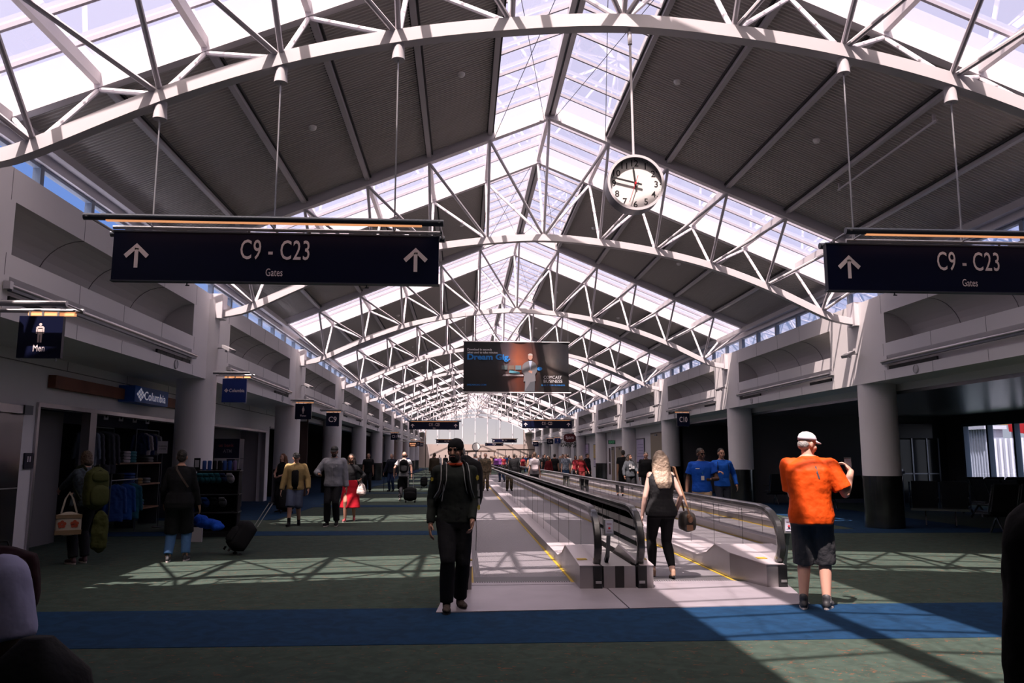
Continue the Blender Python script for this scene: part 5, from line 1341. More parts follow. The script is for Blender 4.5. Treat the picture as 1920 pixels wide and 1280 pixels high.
# man in blue polo with lanyard
BLU = cloth('royal_blue', (.008, .070, .42), .75); KH = cloth('khaki', (.42, .30, .20), .8)
def ex_polo(d):
    t = d['t']; T = d['T']; H = d['H']
    m = MB(); m.path([T(-.05, .02, .86 * H), T(-.055, .115, .80 * H), T(-.01, .165, .70 * H), T(.05, .115, .80 * H), T(.05, .02, .86 * H)], [(-.006, -.002), (.006, -.002), (.006, .002), (-.006, .002)], up=(0, 1, 0)); m.build('lanyard', mat('lanyard_green', (.03, .20, .10), .6), t)
    m = MB(); c0 = T(-.01, .176, .66 * H); m.box(-.03, .03, -.003, .003, -.045, .04); m.move(Matrix.Translation(c0)); m.build('badge', mat('badge_card', (.6, .55, .5), .5), t)
    m = MB(); c0 = T(.085, .165, .765 * H); m.box(-.04, .04, -.003, .003, -.008, .008); m.move(Matrix.Translation(c0)); m.build('chest_print', mat('chest_print', (.6, .6, .65), .5), t)
    m = MB(); m.path([T(.185 * math.cos(a), .14 * math.sin(a), .56 * H) for a in [2 * PI * q / 20 for q in range(21)]], [(-.004, -.018), (.004, -.018), (.004, .018), (-.004, .018)]); m.build('belt', BLACK, t)
make_person((4.80, 16.05, 0), PI + R(-12), 'man in royal blue polo, khaki trousers and lanyard walking towards the viewer', H=1.76, skin='brown', build=1.08, top=(BLU, 'tee'), bottom=(KH, 'pants'), shoes=(mat('grey_shoe', (.3, .29, .3), .7), 'sneaker'), hair=('short', 'dark'), glasses=True,
            legs=((-.12, .04), (.22, 0)), arms=[((.30, .02, .84), (.4, -1, 0)), ((-.16, .30, 1.12), (-.8, -1, -.3), {'curl': 1.0})], head=(R(28), 0), detail=2, extra=ex_polo)
make_person((5.99, 18.43, 0), PI + R(-5), 'young man in bright blue long sleeve top walking behind the man in blue polo', H=1.78, skin='tan', top=(cloth('bright_blue', (.012, .10, .50), .75), 'long'), bottom=(cloth('dark_blue_jeans', (.02, .022, .035)), 'jeans'), shoes=(RUN, 'sneaker'), hair=('short', 'dark'),
            legs=((.10, 0), (-.15, .05)), arms=[((.14, .28, 1.22), (.8, -.8, -.4), {'curl': 1.0}), ((-.33, .02, .92), (-.4, -1, 0))], head=(R(10), 0), detail=1)
backpack((5.99, 18.62, .98), PI, 'black backpack worn by the young man in bright blue', BLK, BLK, w=.30, d=.18, h=.46)
# tan jacket
TANJ = cloth('tan_jacket', (.36, .25, .11), .75); DSH = cloth('blue_grey_shorts', (.07, .085, .14))
def ex_tan(d):
    t = d['t']; T = d['T']; H = d['H']; m = MB(); loft(m, [(T(0, .120, .50 * H), .075, .035), (T(0, .132, .62 * H), .08, .034), (T(0, .130, .74 * H), .085, .038), (T(0, .085, .82 * H), .05, .03)]); m.build('black_undershirt', BLK, t, smooth=True)
make_person((-3.82, 18.9, 0), PI + R(6), 'older man in tan jacket, black cap and blue shorts walking towards the viewer', H=1.66, skin='light', build=1.04, top=(TANJ, 'jacket'), bottom=(DSH, 'shorts'), shoes=(BLK, 'boot'), hair=('short', 'grey'), hat=('cap', mat('black_cap', (.012, .012, .013), .6)),
            legs=((.22, 0), (-.10, .04)), arms=[((.30, .10, .78), (.5, -1, 0)), ((-.30, .12, .82), (-.5, -1, 0))], head=(R(8), R(-6)), detail=1, extra=ex_tan)
def ex_hood(d):
    t = d['t']; T = d['T']; H = d['H']; m = MB(); m.path([T(0, .158, .50 * H), T(0, .170, .6 * H), T(0, .176, .72 * H), T(0, .15, .80 * H)], [(-.003, -.002), (.003, -.002), (.003, .002), (-.003, .002)], up=(0, 1, 0)); m.build('zip', GREYMETAL, t)
    m = MB(); m.box(-.02, .02, -.002, .002, -.015, .015); m.move(Matrix.Translation(T(-.09, .172, .75 * H))); m.build('chest_logo', mat('pale_logo', (.5, .5, .53), .6), t)
make_person((-2.93, 18.75, 0), PI + R(-4), 'man in grey zipped hoodie and black cap walking towards the viewer', H=1.80, skin='tan', build=1.08, top=(cloth('heather_grey', (.24, .24, .28)), 'hoodie'), bottom=(TRB, 'pants'), shoes=(BLK, 'sneaker'), hair=('short', 'dark'), hat=('cap', MATS['black_cap']), beard=True,
            legs=((.10, 0), (.05, .03)), arms=[((.27, .30, 1.16), (.8, -1, -.3), {'curl': 1.1}), ((-.30, .02, .84), (-.5, -1, 0))], head=(R(2), R(-10)), detail=1, extra=ex_hood)
make_person((-2.72, 20.0, 0), PI, 'woman in red walking just behind the man in the grey hoodie', H=1.64, sex='f', skin='tan', top=(BLK, 'long'), bottom=(cloth('red', (.50, .015, .03)), 'skirt'), shoes=(mat('pink_shoe', (.5, .08, .09), .6), 'sneaker'), hair=('long', 'dark'),
            legs=((.12, 0), (-.12, .04)), arms=[((.25, .1, .8), (.5, -1, 0)), ((-.27, .18, 1.02), (-.5, -1, 0), {'curl': 1.1})], detail=1)
t = thing('carrier_bag', 'white plastic carrier bag held by the woman in red', 'bag', (-2.43, 19.82, .62)); o = rounded('bag_body', mat('white_plastic', (.62, .52, .50), .5, bump=.8, bscale=20), t, .28, .16, .30, 2.6, .55, disp=.03)
m = MB(); m.path([(-.05, 0, .26), (-.015, 0, .38), (.02, 0, .26)], [(-.01, -.003), (.01, -.003), (.01, .003), (-.01, .003)], up=(0, 1, 0)); m.build('handle', MATS['white_plastic'], t)
make_person((-5.10, 23.4, 0), PI + R(-25), 'woman with long wavy brown hair in black standing by the dark doorway', H=1.65, sex='f', skin='light', top=(BLK, 'blouse'), bottom=(TRB, 'pants'), shoes=(BLK, 'flat'), hair=('long', 'auburn'), arms=[((.05, .26, 1.0), (1, -.6, -.3), {'curl': .8}), ((-.12, .26, 1.02), (-1, -.6, -.3), {'curl': .8})], detail=1)
suitcase((-4.85, 22.9, 0), R(10), 'black suitcase standing in front of the woman with wavy hair', BLK, .42, .26, .66, 0)
# woman at the shop with green backpack
PLAID = mat('plaid_sleeve', (.07, .10, .13), .8, col2=(.03, .035, .05), nscale=30)
make_person((-5.58, 12.40, 0), R(52), 'woman with brown bob in checked shirt reaching out, wearing an olive backpack', H=1.64, sex='f', skin='light', build=1.05, top=(PLAID, 'long'), bottom=(cloth('dark_trousers', (.018, .018, .022)), 'pants'), shoes=(mat('dark_pink_shoe', (.10, .05, .06), .7), 'sneaker'), hair=('bob', 'brown'),
            legs=((.03, 0), (.0, 0)), arms=[((.10, .38, 1.02), (1, -.6, -.6), {'curl': 1.0}), ((-.12, .50, 1.05), (-.6, -.5, -.8), {'curl': .5})], head=(R(10), R(-14)), detail=1)
backpack((-5.34, 12.22, .78), R(52) - 0, 'olive green backpack worn by the woman with the brown bob', cloth('olive', (.055, .06, .02)), cloth('olive_dark', (.03, .035, .02)), w=.34, d=.24, h=.62, straps=True)
t = thing('jacket_bundle', 'olive jacket hanging below the green backpack', 'jacket', (-5.20, 12.12, .18)); o = rounded('sleeve_bundle', MATS['cloth_olive'], t, .26, .10, .60, 3.2, .8, disp=.05)
t = thing('tote_bag', 'cream tote bag with orange flower print and brown bands', 'bag', (-5.66, 12.15, .42), R(30)); CRM = mat('cream_cotton', (.42, .36, .30), .85); o = rounded('bag_body', CRM, t, .34, .12, .34, 5.0, .95)
m = MB(); m.box(-.168, .168, -.065, .065, .02, .085); m.box(-.165, .165, -.065, .065, .25, .30); m.build('brown_band', mat('tan_band', (.20, .13, .07), .8), t)
FLW = mat('orange_flower', (.34, .05, .02), .7)
for cx in (-.085, .075):
    m = MB()
    for q in range(5):
        a = 2 * PI * q / 5 + .3; c = Vector((cx + .032 * math.cos(a), -.066, .168 + .032 * math.sin(a))); m.add([c + Vector((.026 * math.cos(b * PI / 4), 0, .026 * math.sin(b * PI / 4))) for b in range(8)], [tuple(range(8))])
    m.build('flower_print', FLW, t)
m = MB(); m.path([(-.10, 0, .32), (-.06, 0, .52), (-.01, 0, .62), (.04, 0, .52), (.10, 0, .32)], [(-.012, -.003), (.012, -.003), (.012, .003), (-.012, .003)], up=(0, 1, 0)); m.build('handle', CRM, t)
# woman in black with suitcase
def ex_blk(d):
    t = d['t']; m = MB(); T = d['T']; H = d['H']; m.path([T(-.06, -.03, .855 * H), T(-.04, -.125, .82 * H), T(.05, -.165, .74 * H), T(.14, -.15, .66 * H)], [(-.014, -.003), (.014, -.003), (.014, .003), (-.014, .003)], up=(0, 1, 0)); m.build('crossbody_strap', mat('strap_brown', (.045, .03, .025), .7), t)
    for i in range(2):
        m = MB(); kk = d['knees'][i]; aa = d['ank'][i]; a = kk + (aa - kk) * .05; limb(m, a, aa + Vector((0, 0, .03)), .080, .066, flat0=True, flat1=True); remeshed(m, 'jeans_leg', cloth('denim', (.06, .13, .28)), t, .011, 2, .01, .06)
make_person((-4.25, 12.55, 0), R(8), 'woman in long black top and rolled blue jeans, seen from behind at the rack', H=1.67, sex='f', skin='tan', build=1.16, top=(cloth('black_knit', (.009, .009, .011)), 'long'), bottom=(BLK, 'shorts'), shoes=(mat('dark_sneaker', (.03, .03, .035), .7), 'sneaker'), hair=('short', 'dark'),
            legs=((.08, 0), (-.02, 0)), stance=.12, arms=[((.27, .12, .80), (.6, -1, 0)), ((-.24, .14, .84), (-.6, -1, 0))], detail=1, extra=ex_blk)
s_ = suitcase((-3.68, 13.35, 0.03), R(-60), 'black wheeled suitcase tilted beside the woman in black', BLK, .40, .28, .56, .42, tilt=R(-32))
t = thing('blue_jacket', 'bright blue jacket draped over the tilted suitcase', 'jacket', (-4.0, 13.18, .46), R(-20)); m = MB(); m.ball((0, 0, .04), .24, .11, .075, 24, 14); m.ball((.16, 0, 0), .13, .10, .06); m.ball((-.14, 0, .10), .13, .1, .08); remeshed(m, 'fabric', cloth('cobalt', (.006, .05, .36)), t, .012, 1, .04, .08)
# ================================================================ SHOPS, LOUNGES, DOORS (numbers before the camera scaling)
SCALED = True
POL = mat('polished_steel', (0.32, 0.30, 0.31), .18, .95, bump=.25, bscale=1.2)
m = MB(); m.box(XS + .0, XS + .02, 9.0, 14.55, FZ, 2.28); o = struct(m.build('door_1', POL))
m = MB(); m.box(XS + .02, XS + .024, 9.0, 14.55, 1.0, 1.02); m.build('door_line', STEEL, o)
m = MB(); m.box(XS, XS + .12, 9.0, 14.62, 2.28, 2.42); struct(m.build('trim_15', STEEL))
m = MB(); m.box(XS, XS + .14, 14.35, 14.62, 2.27, 2.43); struct(m.build('trim_16', DARKMETAL))
def wall_text(s_, h, w, x, y, z, mt, parent, side=1, bold=.01):
    return place_text(text_mesh(s_, h, w, bold), 'lettering', mt, (x, y, z), parent, right=(0, side, 0), up=(0, 0, 1))
t = thing('room_plaque', 'small navy restroom plaque on the white strip beside the steel door', 'sign', (XS + .01, 14.82, 1.33)); m = MB(); m.box(0, .02, -.13, .13, 0, .28); m.build('plate', SIGNBLUE, t)
m = MB(); m.box(.021, .024, -.05, -.02, .12, .22); m.box(.021, .024, .02, .06, .12, .22); m.build('symbol', LETTER, t)
# shop front
m = MB(); m.box(XS - .1, XS + .04, 14.98, 15.06, FZ, 2.44); m.box(XS - .1, XS + .05, 14.98, 23.3, 2.44, 2.52); m.box(XS - .14, XS + .04, 17.05, 17.34, FZ, 2.44); struct(m.build('trim_17', STEEL))
m = MB(); m.box(XS - .6, XS - .5, 15.06, 17.05, FZ, 2.44); struct(m.build('wall_left', mat('display_panel', (.16, .15, .155), .8)))
m = MB(); m.box(XS - .5, XS - .49, 15.1, 16.0, FZ, 2.3); struct(m.build('wall_left', DARK))
BEAM = mat('cedar_beam', (.27, .085, .045), .6, noise=.35, nscale=2.0)
for y0, y1, lb in ((15.3, 18.36, 'left piece, ending at the blue shop sign'), (20.4, 22.95, 'right piece, between blue shop sign and column')):
    t = thing('wooden_beam', 'red-brown timber beam over the shop front, ' + lb, 'beam', (XS + .01, y0, 2.81)); m = MB(); m.box(0, .14, 0, y1 - y0, 0, .235); m.build('timber', BEAM, t)
BLS = mat('shop_sign_blue', (.014, .13, .55), .45)
t = thing('shop_sign', 'blue box sign with diamond logo on the timber beam over the clothing shop', 'sign', (XS + .01, 18.36, 2.765)); m = MB(); m.box(0, .36, 0, 2.04, 0, .365); m.build('sign_box', BLS, t)
LITW = mat('lit_white_letter', (.75, .72, .80), .5, emit=.22); wall_text('Columbia', .20, 1.32, .365, 1.20, .175, LITW, t); 
m = MB()
for i in range(3):
    for j in range(3):
        a = (i - j) * .085; b = (i + j - 2) * .055
        m.add([(.365, .33 + a - .066, .18 + b), (.365, .33 + a, .18 + b - .044), (.365, .33 + a + .066, .18 + b), (.365, .33 + a, .18 + b + .044)], [(0, 1, 2, 3)])
m.build('logo', LITW, t)
# ATM niche
m = MB(); m.box(XS - .05, XS + .05, 25.15, 32.0, 2.48, 2.55); m.box(XS - .1, XS + .04, 31.9, 32.0, FZ, 2.48); m.box(XS - .05, XS + .05, 32.6, 35.7, 2.68, 2.74); struct(m.build('trim_18', STEEL))
SCALED = False
t = thing('cash_machine', 'dark navy cash machine with bank lettering on its topper, in the grey niche', 'cash machine', (-7.30, 25.6, 0))
m = MB(); m.box(-.40, .36, 0, .55, 1.50, 2.10); m.build('topper', mat('atm_navy', (.012, .012, .05), .4), t)
place_text(text_mesh('us bank', .10, .46, .01), 'lettering', mat('atm_red_letter', (.45, .12, .12), .5), (-.04, -.006, 1.90), t); place_text(text_mesh('ATM', .11, .26, .015), 'lettering', mat('atm_letter', (.30, .28, .34), .5), (.0, -.006, 1.72), t)
m = MB(); m.box(-.02, .36, .02, .55, 0, 1.48); m.build('body', mat('atm_body', (.02, .022, .06), .4), t)
m = MB(); m.prism([(.02, .95), (-.08, 1.02), (-.02, 1.45), (.02, 1.48)], 'x', .24, .37); m.build('side_panel', GREYMETAL, t); m = MB(); m.box(.0, .2, -.012, .02, 1.08, 1.34); m.build('screen', mat('atm_screen', (.05, .06, .09), .2), t)
m = MB(); m.box(-.02, .22, -.01, .02, .80, .84); m.build('stripe', mat('white_stripe', (.6, .58, .6), .5), t); m = MB(); m.box(-.02, .22, -.008, .02, 0, .78); m.build('lower_panel', mat('atm_red', (.10, .01, .012), .5), t)
t = thing('steel_drum', 'rounded stainless steel column beside the cash machine', 'bollard', (-6.85, 24.0, 0)); m = MB(); m.lathe([(.20, 0), (.20, 1.33), (.17, 1.36)], n=32); m.build('shell', CSTEEL, t, auto=40); m = MB(); m.lathe([(.165, 1.36), (.165, 1.38), (0.0, 1.38)], n=32); m.build('lid', DARKMETAL, t)
# merchandise
WD = mat('shelf_wood', (.20, .09, .045), .6, noise=.3, nscale=4)
t = thing('shelf_unit', 'wooden shelf unit with folded clothes inside the clothing shop', 'shelf', (-7.35, 17.05, 0))
for z in (.42, .95, 1.42):
    m = MB(); m.box(-.22, .22, 0, 2.6, z - .035, z); m.build('shelf_board', WD, t)
for y in (0, 1.28, 2.58):
    m = MB(); m.box(-.22, .2, y - .012, y + .012, 0, 1.42); m.build('upright', DARKMETAL, t)
def folded(y, z, c, label, group='folded clothes on the shop shelves', w=.30):
    m = MB(); rg = [((0, 0, 0), .155, w / 2), ((0, 0, .02), .165, w / 2 + .008), ((0, 0, .045), .165, w / 2 + .008), ((0, 0, .06), .14, w / 2 - .01)]; loft(m, rg, 20, 4)
    o = m.build('folded_shirt', c, None, smooth=True, loc=(-7.30, y, z)); tag(o, label, 'shirt', group)
cl = {'white': mat('white_cotton', (.42, .38, .42), .8), 'teal': mat('teal_cotton', (.02, .14, .18), .8), 'black': BLK, 'blue': mat('blue_cotton', (.01, .05, .22), .8), 'yellow': mat('ochre_cotton', (.22, .12, .03), .8), 'grey': mat('grey_cotton', (.12, .12, .13), .8)}
pos = {0: 'bottom', 1: 'second', 2: 'third', 3: 'top'}
for q in range(4):
    folded(17.80, 1.42 + q * .062, cl['white'], 'folded white shirt, %s one of the white stack on the upper shelf' % pos[q]); folded(18.13, 1.42 + q * .062, cl['teal'], 'folded teal shirt, %s one of the teal stack beside the white stack' % pos[q])
    folded(17.45, 1.42 + q * .062, cl['black'], 'folded black shirt, %s one of the stack left of the white stack' % pos[q])
for q in range(4): folded(17.55, .95 + q * .062, cl['black'], 'folded black shirt, %s one of the left stack on the middle shelf' % pos[q]); folded(18.12, .95 + q * .062, cl['blue'], 'folded blue shirt, %s one of the blue stack on the middle shelf' % pos[q])
for q in range(2): folded(18.55, .95 + q * .062, cl['yellow'], 'folded ochre shirt, %s one on the middle shelf' % ['lower', 'upper'][q]); folded(19.0, .95 + q * .062, cl['grey'], 'folded grey shirt, %s one on the middle shelf' % ['lower', 'upper'][q]); folded(19.1, 1.42 + q * .062, cl['grey'], 'folded grey shirt, %s one at the far end of the upper shelf' % ['lower', 'upper'][q])
for q in range(3): folded(18.7, .42 + q * .062, [cl['grey'], cl['blue'], cl['teal']][q], 'folded %s shirt on the lowest shelf' % ['grey', 'blue', 'teal'][q])
def garment(x, y, zt, L, c, label, w=.42, group='clothes hanging in the shop'):
    t = thing('hanging_garment', label, 'garment', (x, y, zt), R(20), group)
    m = MB(); loft(m, [((0, 0, 0), .05, .02), ((0, 0, -.05), w * .42, .028), ((0, 0, -.12), w * .48, .034), ((0, 0, -L * .6), w * .42, .038), ((0, 0, -L), w * .45, .042)], 20, 2.6)
    for s in (1, -1): limb(m, (s * w * .42, 0, -.09), (s * w * .55, 0, -L * .75), .04, .034)
    remeshed(m, 'fabric', c, t, .016, 1, .03, .08)
    m = MB(); m.tube((-w * .4, 0, -.04), (0, 0, .02), .005, 6); m.tube((w * .4, 0, -.04), (0, 0, .02), .005, 6); m.tube((0, 0, .02), (0, 0, .08), .004, 6); m.build('hanger', DARKMETAL, t)
DKG = mat('dark_grey_cloth', (.04, .04, .055), .85); PLB = mat('pale_blue_cloth', (.12, .14, .19), .85)
for q, (y, c, n_) in enumerate(((15.95, PLB, 'pale blue'), (16.15, DKG, 'dark grey'), (16.35, BLK, 'black'), (16.60, DKG, 'charcoal'), (16.85, DKG, 'slate'))): garment(-7.2, y, 2.05, .85 if q else .7, c, '%s garment on the tall rail, %s from the left' % (n_, ['first', 'second', 'third', 'fourth', 'fifth'][q]))
for q, (y, c, n_) in enumerate(((18.62, mat('navy_cloth', (.01, .02, .09), .85), 'navy'), (18.85, cl['white'], 'white'), (19.10, mat('navy_cloth', (.01, .02, .09), .85), 'second navy'), (19.4, mat('mid_grey_cloth', (.16, .16, .18), .85), 'grey'))): garment(-7.25, y, 2.08, .5, c, '%s shirt on the upper right rail of the shop' % n_, .34)
for q, (y, c, n_) in enumerate(((16.55, cl['blue'], 'navy blue'), (17.0, mat('royal_cloth', (.01, .07, .30), .85), 'royal blue'), (17.35, mat('teal_cloth', (.02, .14, .20), .85), 'teal'))): garment(-6.85, y, 1.0, .72, c, '%s shirt hanging low in front of the shelves' % n_, .36)
t = thing('garment_rail', 'tall dark garment rail at the left end of the shop', 'rail', (-7.2, 15.8, 0)); m = MB(); m.tube((0, 0, 2.12), (0, 1.3, 2.12), .014, 8); m.tube((0, 0, 0), (0, 0, 2.12), .016, 8); m.tube((0, 1.3, 0), (0, 1.3, 2.12), .016, 8); m.build('frame', DARKMETAL, t)
t = thing('garment_rail', 'upper garment rail at the right end of the shop', 'rail', (-7.25, 18.4, 0)); m = MB(); m.tube((0, 0, 2.15), (0, 1.3, 2.15), .014, 8); m.tube((0, 0, 1.44), (0, 0, 2.15), .014, 8); m.tube((0, 1.3, 1.44), (0, 1.3, 2.15), .014, 8); m.build('frame', DARKMETAL, t)
t = thing('garment_rail', 'low garment rail in front of the shop shelves', 'rail', (-6.85, 16.3, 0)); m = MB(); m.tube((0, 0, 1.08), (0, 1.3, 1.08), .014, 8); m.tube((0, 0, 0), (0, 0, 1.08), .014, 8); m.tube((0, 1.3, 0), (0, 1.3, 1.08), .014, 8); m.build('frame', DARKMETAL, t)
for q, y in enumerate((16.35, 17.05, 17.75, 18.45)):
    t = thing('price_card', 'white price card high in the shop, %s from the left' % ['first', 'second', 'third', 'fourth'][q], 'card', (-7.05, y, 2.27), R(60)); m = MB(); m.box(-.05, .05, -.004, .004, 0, .16); m.build('card', mat('card_white', (.42, .40, .42), .6), t)
    m = MB(); m.box(-.02, .02, -.006, -.004, .04, .12); m.build('print', DARK, t)
m = MB(); m.box(-7.9, -7.85, 15.6, 20.6, 2.2, 2.6); struct(m.build('trim_19', mat('navy_header', (.01, .015, .07), .6)))
t = thing('notice', 'white printed notice above the shelves near the column', 'notice', (-6.72, 18.55, 1.62), R(25)); m = MB(); m.box(-.105, .105, -.006, .006, 0, .27); m.build('sheet', mat('paper_white', (.62, .58, .62), .6), t)
place_text(text_mesh('CHARGING', .035, .17, .005), 'lettering', DARK, (0, -.008, .16), t); place_text(text_mesh('STATION', .035, .13, .005), 'lettering', DARK, (0, -.008, .10), t)
m = MB(); m.tube((0, .01, -1.62), (0, .01, 0), .010, 8); m.tube((0, .01, -1.62), (0, .01, -1.60), .12, 20); m.build('stand', DARKMETAL, t)
# cap display
t = thing('cap_display', 'dark free-standing display shelf with rows of caps and a blue side panel', 'display stand', (-4.85, 16.3, 0), R(8))
m = MB(); m.box(-.42, .42, 0, .5, 0, .08); m.box(-.42, .42, .42, .46, .08, 1.30); m.build('back_panel', BLK, t); m = MB(); m.box(-.44, -.42, 0, .5, 0, .95); m.build('side_panel', mat('panel_blue', (.01, .04, .28), .6), t); m = MB(); m.box(.42, .44, 0, .5, 0, 1.28); m.build('side_panel', BLK, t)
for z in (.45, .80, 1.26):
    m = MB(); m.box(-.44, .46, -.02, .5, z, z + .02); m.build('shelf_board', mat('steel_shelf', (.05, .05, .055), .4, .5), t)
def capobj(x, z, c, label):
    m = MB(); loft(m, [((0, 0, 0), .075, .095), ((0, 0, .04), .074, .092), ((0, 0, .08), .055, .07), ((0, 0, .10), .015, .02)], 18, 2)
    m.prism([(-.07, -.08), (-.05, -.17), (.05, -.17), (.07, -.08)], 'z', -.002, .008)
    m.move(Matrix.Rotation(R(-48), 4, 'X')); o = m.build('cap', c, None, smooth=True, loc=(-4.85 + x, 16.22 + x * .12, z)); tag(o, label, 'cap', 'caps on the display stand')
for q in range(6): capobj(-.36 + q * .105, 1.10, cl['teal'] if q < 5 else mat('navy_cap', (.01, .02, .07), .8), 'teal cap on the upper row, %s from the left' % ['first', 'second', 'third', 'fourth', 'fifth', 'last'][q] if q < 5 else 'navy cap on the upper row beside the white cap')
capobj(.30, 1.10, cl['white'], 'white cap at the right end of the upper row')
for q in range(4): capobj(-.30 + q * .16, .64, [BLK, cl['blue'], BLK, cl['grey']][q], '%s cap on the lower row of the stand' % ['first black', 'blue', 'second black', 'grey'][q])
for q in range(7):
    c = [cl['blue'], cl['blue'], BLK, BLK, cl['blue'], cl['blue'], mat('violet_tin', (.10, .06, .16), .5)][q]; m = MB(); m.lathe([(.038, 0), (.04, .17), (.03, .19), (0, .19)], n=14); o = m.build('drink_bottle', c, None, auto=40, loc=(-5.12 + q * .095, 16.44 + q * .013, 1.281)); tag(o, ['first blue', 'second blue', 'first black', 'second black', 'third blue', 'fourth blue', 'violet'][q] + ' drink bottle on top of the cap display', 'bottle', 'drink bottles on the cap display')
t = thing('small_sign', 'small white card in a dark frame on the cap display', 'sign', (-5.22, 16.30, 1.281)); m = MB(); m.box(-.06, .06, -.01, .01, 0, .24); m.build('frame', BLK, t); m = MB(); m.box(-.04, .04, -.014, -.01, .06, .20); m.build('card', MATS['card_white'], t)
# lit patch items near the woman in black: boxes below
for q, (x, y, c, n_) in enumerate(((-4.9, 15.4, MATS['card_white'], 'white and black printed box'), (-5.35, 15.9, DKG, 'dark framed board with a pale circle'))):
    m = MB(); m.box(-.13, .13, -.03, .03, 0, .26 if q == 0 else .45); o = m.build('display_board', c, None, loc=(x, y, 0)); tag(o, n_ + ' standing on the floor below the displays', 'board')

# ---- right side: doors, posters, exit sign
SCALED = True
KHK = mat('khaki_door', (.34, .27, .19), .6); 
XR_ = 10.8
def wdoor(n, y0, y1, z1, mt=KHK):
    m = MB(); m.box(XR_ - .02, XR_, y0 - .08, y1 + .08, FZ, z1 + .08); o = struct(m.build('door_%d' % n, mat('door_frame', (.16, .12, .09), .6)))
    m = MB(); m.box(XR_ - .035, XR_ - .02, y0, y1, FZ, z1); m.build('door_leaf', mt, o)
    m = MB(); m.tube((XR_ - .07, y0 + .2, .98), (XR_ - .07, y0 + .35, .98), .02, 8); m.build('handle', STEEL, o)
    m = MB(); m.box(XR_ - .09, XR_ - .035, (y0 + y1) / 2 - .25, (y0 + y1) / 2 + .25, z1 - .12, z1 - .05); m.build('door_closer', DARKMETAL, o)
wdoor(2, 43.0, 45.7, 2.85); wdoor(3, 53.6, 56.3, 2.2); wdoor(4, 57.0, 58.0, 2.2)
def poster(y0, y1, z0, z1, c, label):
    t = thing('wall_poster', label, 'poster', (XR_ - .01, y0, z0)); m = MB(); m.box(-.05, 0, 0, y1 - y0, 0, z1 - z0); m.build('frame', DARKMETAL, t); m = MB(); m.box(-.056, -.05, .07, y1 - y0 - .07, .07, z1 - z0 - .07); m.build('print', c, t)
    m = MB(); 
    for q in range(5): m.box(-.058, -.056, .25, (y1 - y0) * (.9 - .1 * (q % 3)), (z1 - z0) * (.25 + .12 * q), (z1 - z0) * (.25 + .12 * q) + .03)
    m.build('printed_lines', mat('poster_lines', (.30, .25, .45), .6), t)
poster(47.3, 49.4, 1.2, 2.68, mat('poster_lilac', (.60, .52, .72), .5), 'pale lilac poster in a grey frame beside the khaki door')
poster(64.3, 65.9, 1.4, 2.6, mat('poster_yellow', (.60, .42, .08), .5), 'yellow poster on the right wall'); poster(64.3, 65.9, .75, 1.38, mat('poster_white', (.6, .55, .66), .5), 'white poster below the yellow one')
poster(68.4, 70.8, 1.2, 2.7, mat('poster_pink', (.60, .48, .66), .5), 'pink-white poster right of the red hanging shop sign')
t = thing('exit_sign', 'small green exit sign above the khaki lift doors', 'sign', (10.15, 54.5, 2.43)); m = MB(); m.box(-.24, .24, -.04, .04, 0, .26); m.build('box', mat('exit_green', (.03, .10, .06), .5), t); place_text(text_mesh('EXIT', .16, .36, .015), 'lettering', mat('exit_letter', (.10, .42, .22), .5, emit=.15), (0, -.045, .13), t)
m = MB(); m.box(-.02, .02, -.02, .02, .26, .95); m.build('stem', GREYMETAL, t)
for y, z0, z1, l_ in ((58.8, 1.2, 2.2, 'tall dark notice left of the lift doors, upper one'), (58.8, .3, 1.1, 'dark notice left of the lift doors, lower one')):
    t = thing('wall_notice', l_, 'notice', (XR_ - .01, y, z0)); m = MB(); m.box(-.03, 0, -.25, .25, 0, z1 - z0); m.build('plate', mat('notice_brown', (.10, .06, .06), .6), t)
# windows of the lounge
m = MB(); m.quad((18.9, 25.7, .15), (18.9, 29.2, .15), (18.9, 29.2, 2.76), (18.9, 25.7, 2.76)); struct(m.build('window_%d' % nwin, WINGLASS)); nwin += 1
m = MB()
for y in (25.7, 26.35, 27.75, 29.15): m.box(18.75, 18.95, y - .05, y + .05, .15, 2.76)
m.box(18.75, 18.95, 25.7, 29.2, 2.70, 2.80); m.box(18.75, 18.9, 25.7, 29.2, .12, .2)
struct(m.build('trim_20', mat('blue_grey_frame', (.09, .12, .17), .5)))
# gate doors on the end wall
t = thing('gate_door', 'dark glazed double door with thin steel frames at the back of the lounge', 'door', (16.2, 30.25, FZ)); m = MB(); 
for x in (0, .45, 1.15, 1.75, 2.2): m.box(x - .025, x + .025, -.06, 0, 0, 2.45)
m.box(0, 2.2, -.06, 0, 1.08, 1.12); m.build('steel_frame', GREYMETAL, t); m = MB(); m.box(0, 2.2, -.02, -.01, 0, 2.4); m.build('glass_leaf', mat('dark_door_glass', (.03, .03, .035), .1), t)
m = MB(); m.box(-.2, 1.9, -.22, -.08, 2.45, 3.0); m.build('monitor_box', mat('monitor', (.015, .012, .018), .3), t); m = MB(); m.box(-.05, .05, -.24, -.22, 2.75, 2.82); m.build('red_light', mat('red_light', (.6, .03, .02), .5, emit=.3), t)
m = MB(); m.box(.1, .3, -.1, -.06, 1.2, 1.28); m.box(.5, .7, -.1, -.06, 1.2, 1.28); m.build('push_plate', STEEL, t)
t = thing('gate_desk', 'pale blue-grey gate counter just right of the nearest right column', 'desk', (14.9, 27.8, FZ)); m = MB(); m.box(-.5, .5, -.3, .3, 0, 1.15); m.build('body', mat('desk_front', (.10, .12, .16), .5), t); m = MB(); m.box(-.55, .55, -.35, .35, 1.15, 1.24); m.build('counter_top', mat('desk_top', (.22, .23, .27), .4), t)
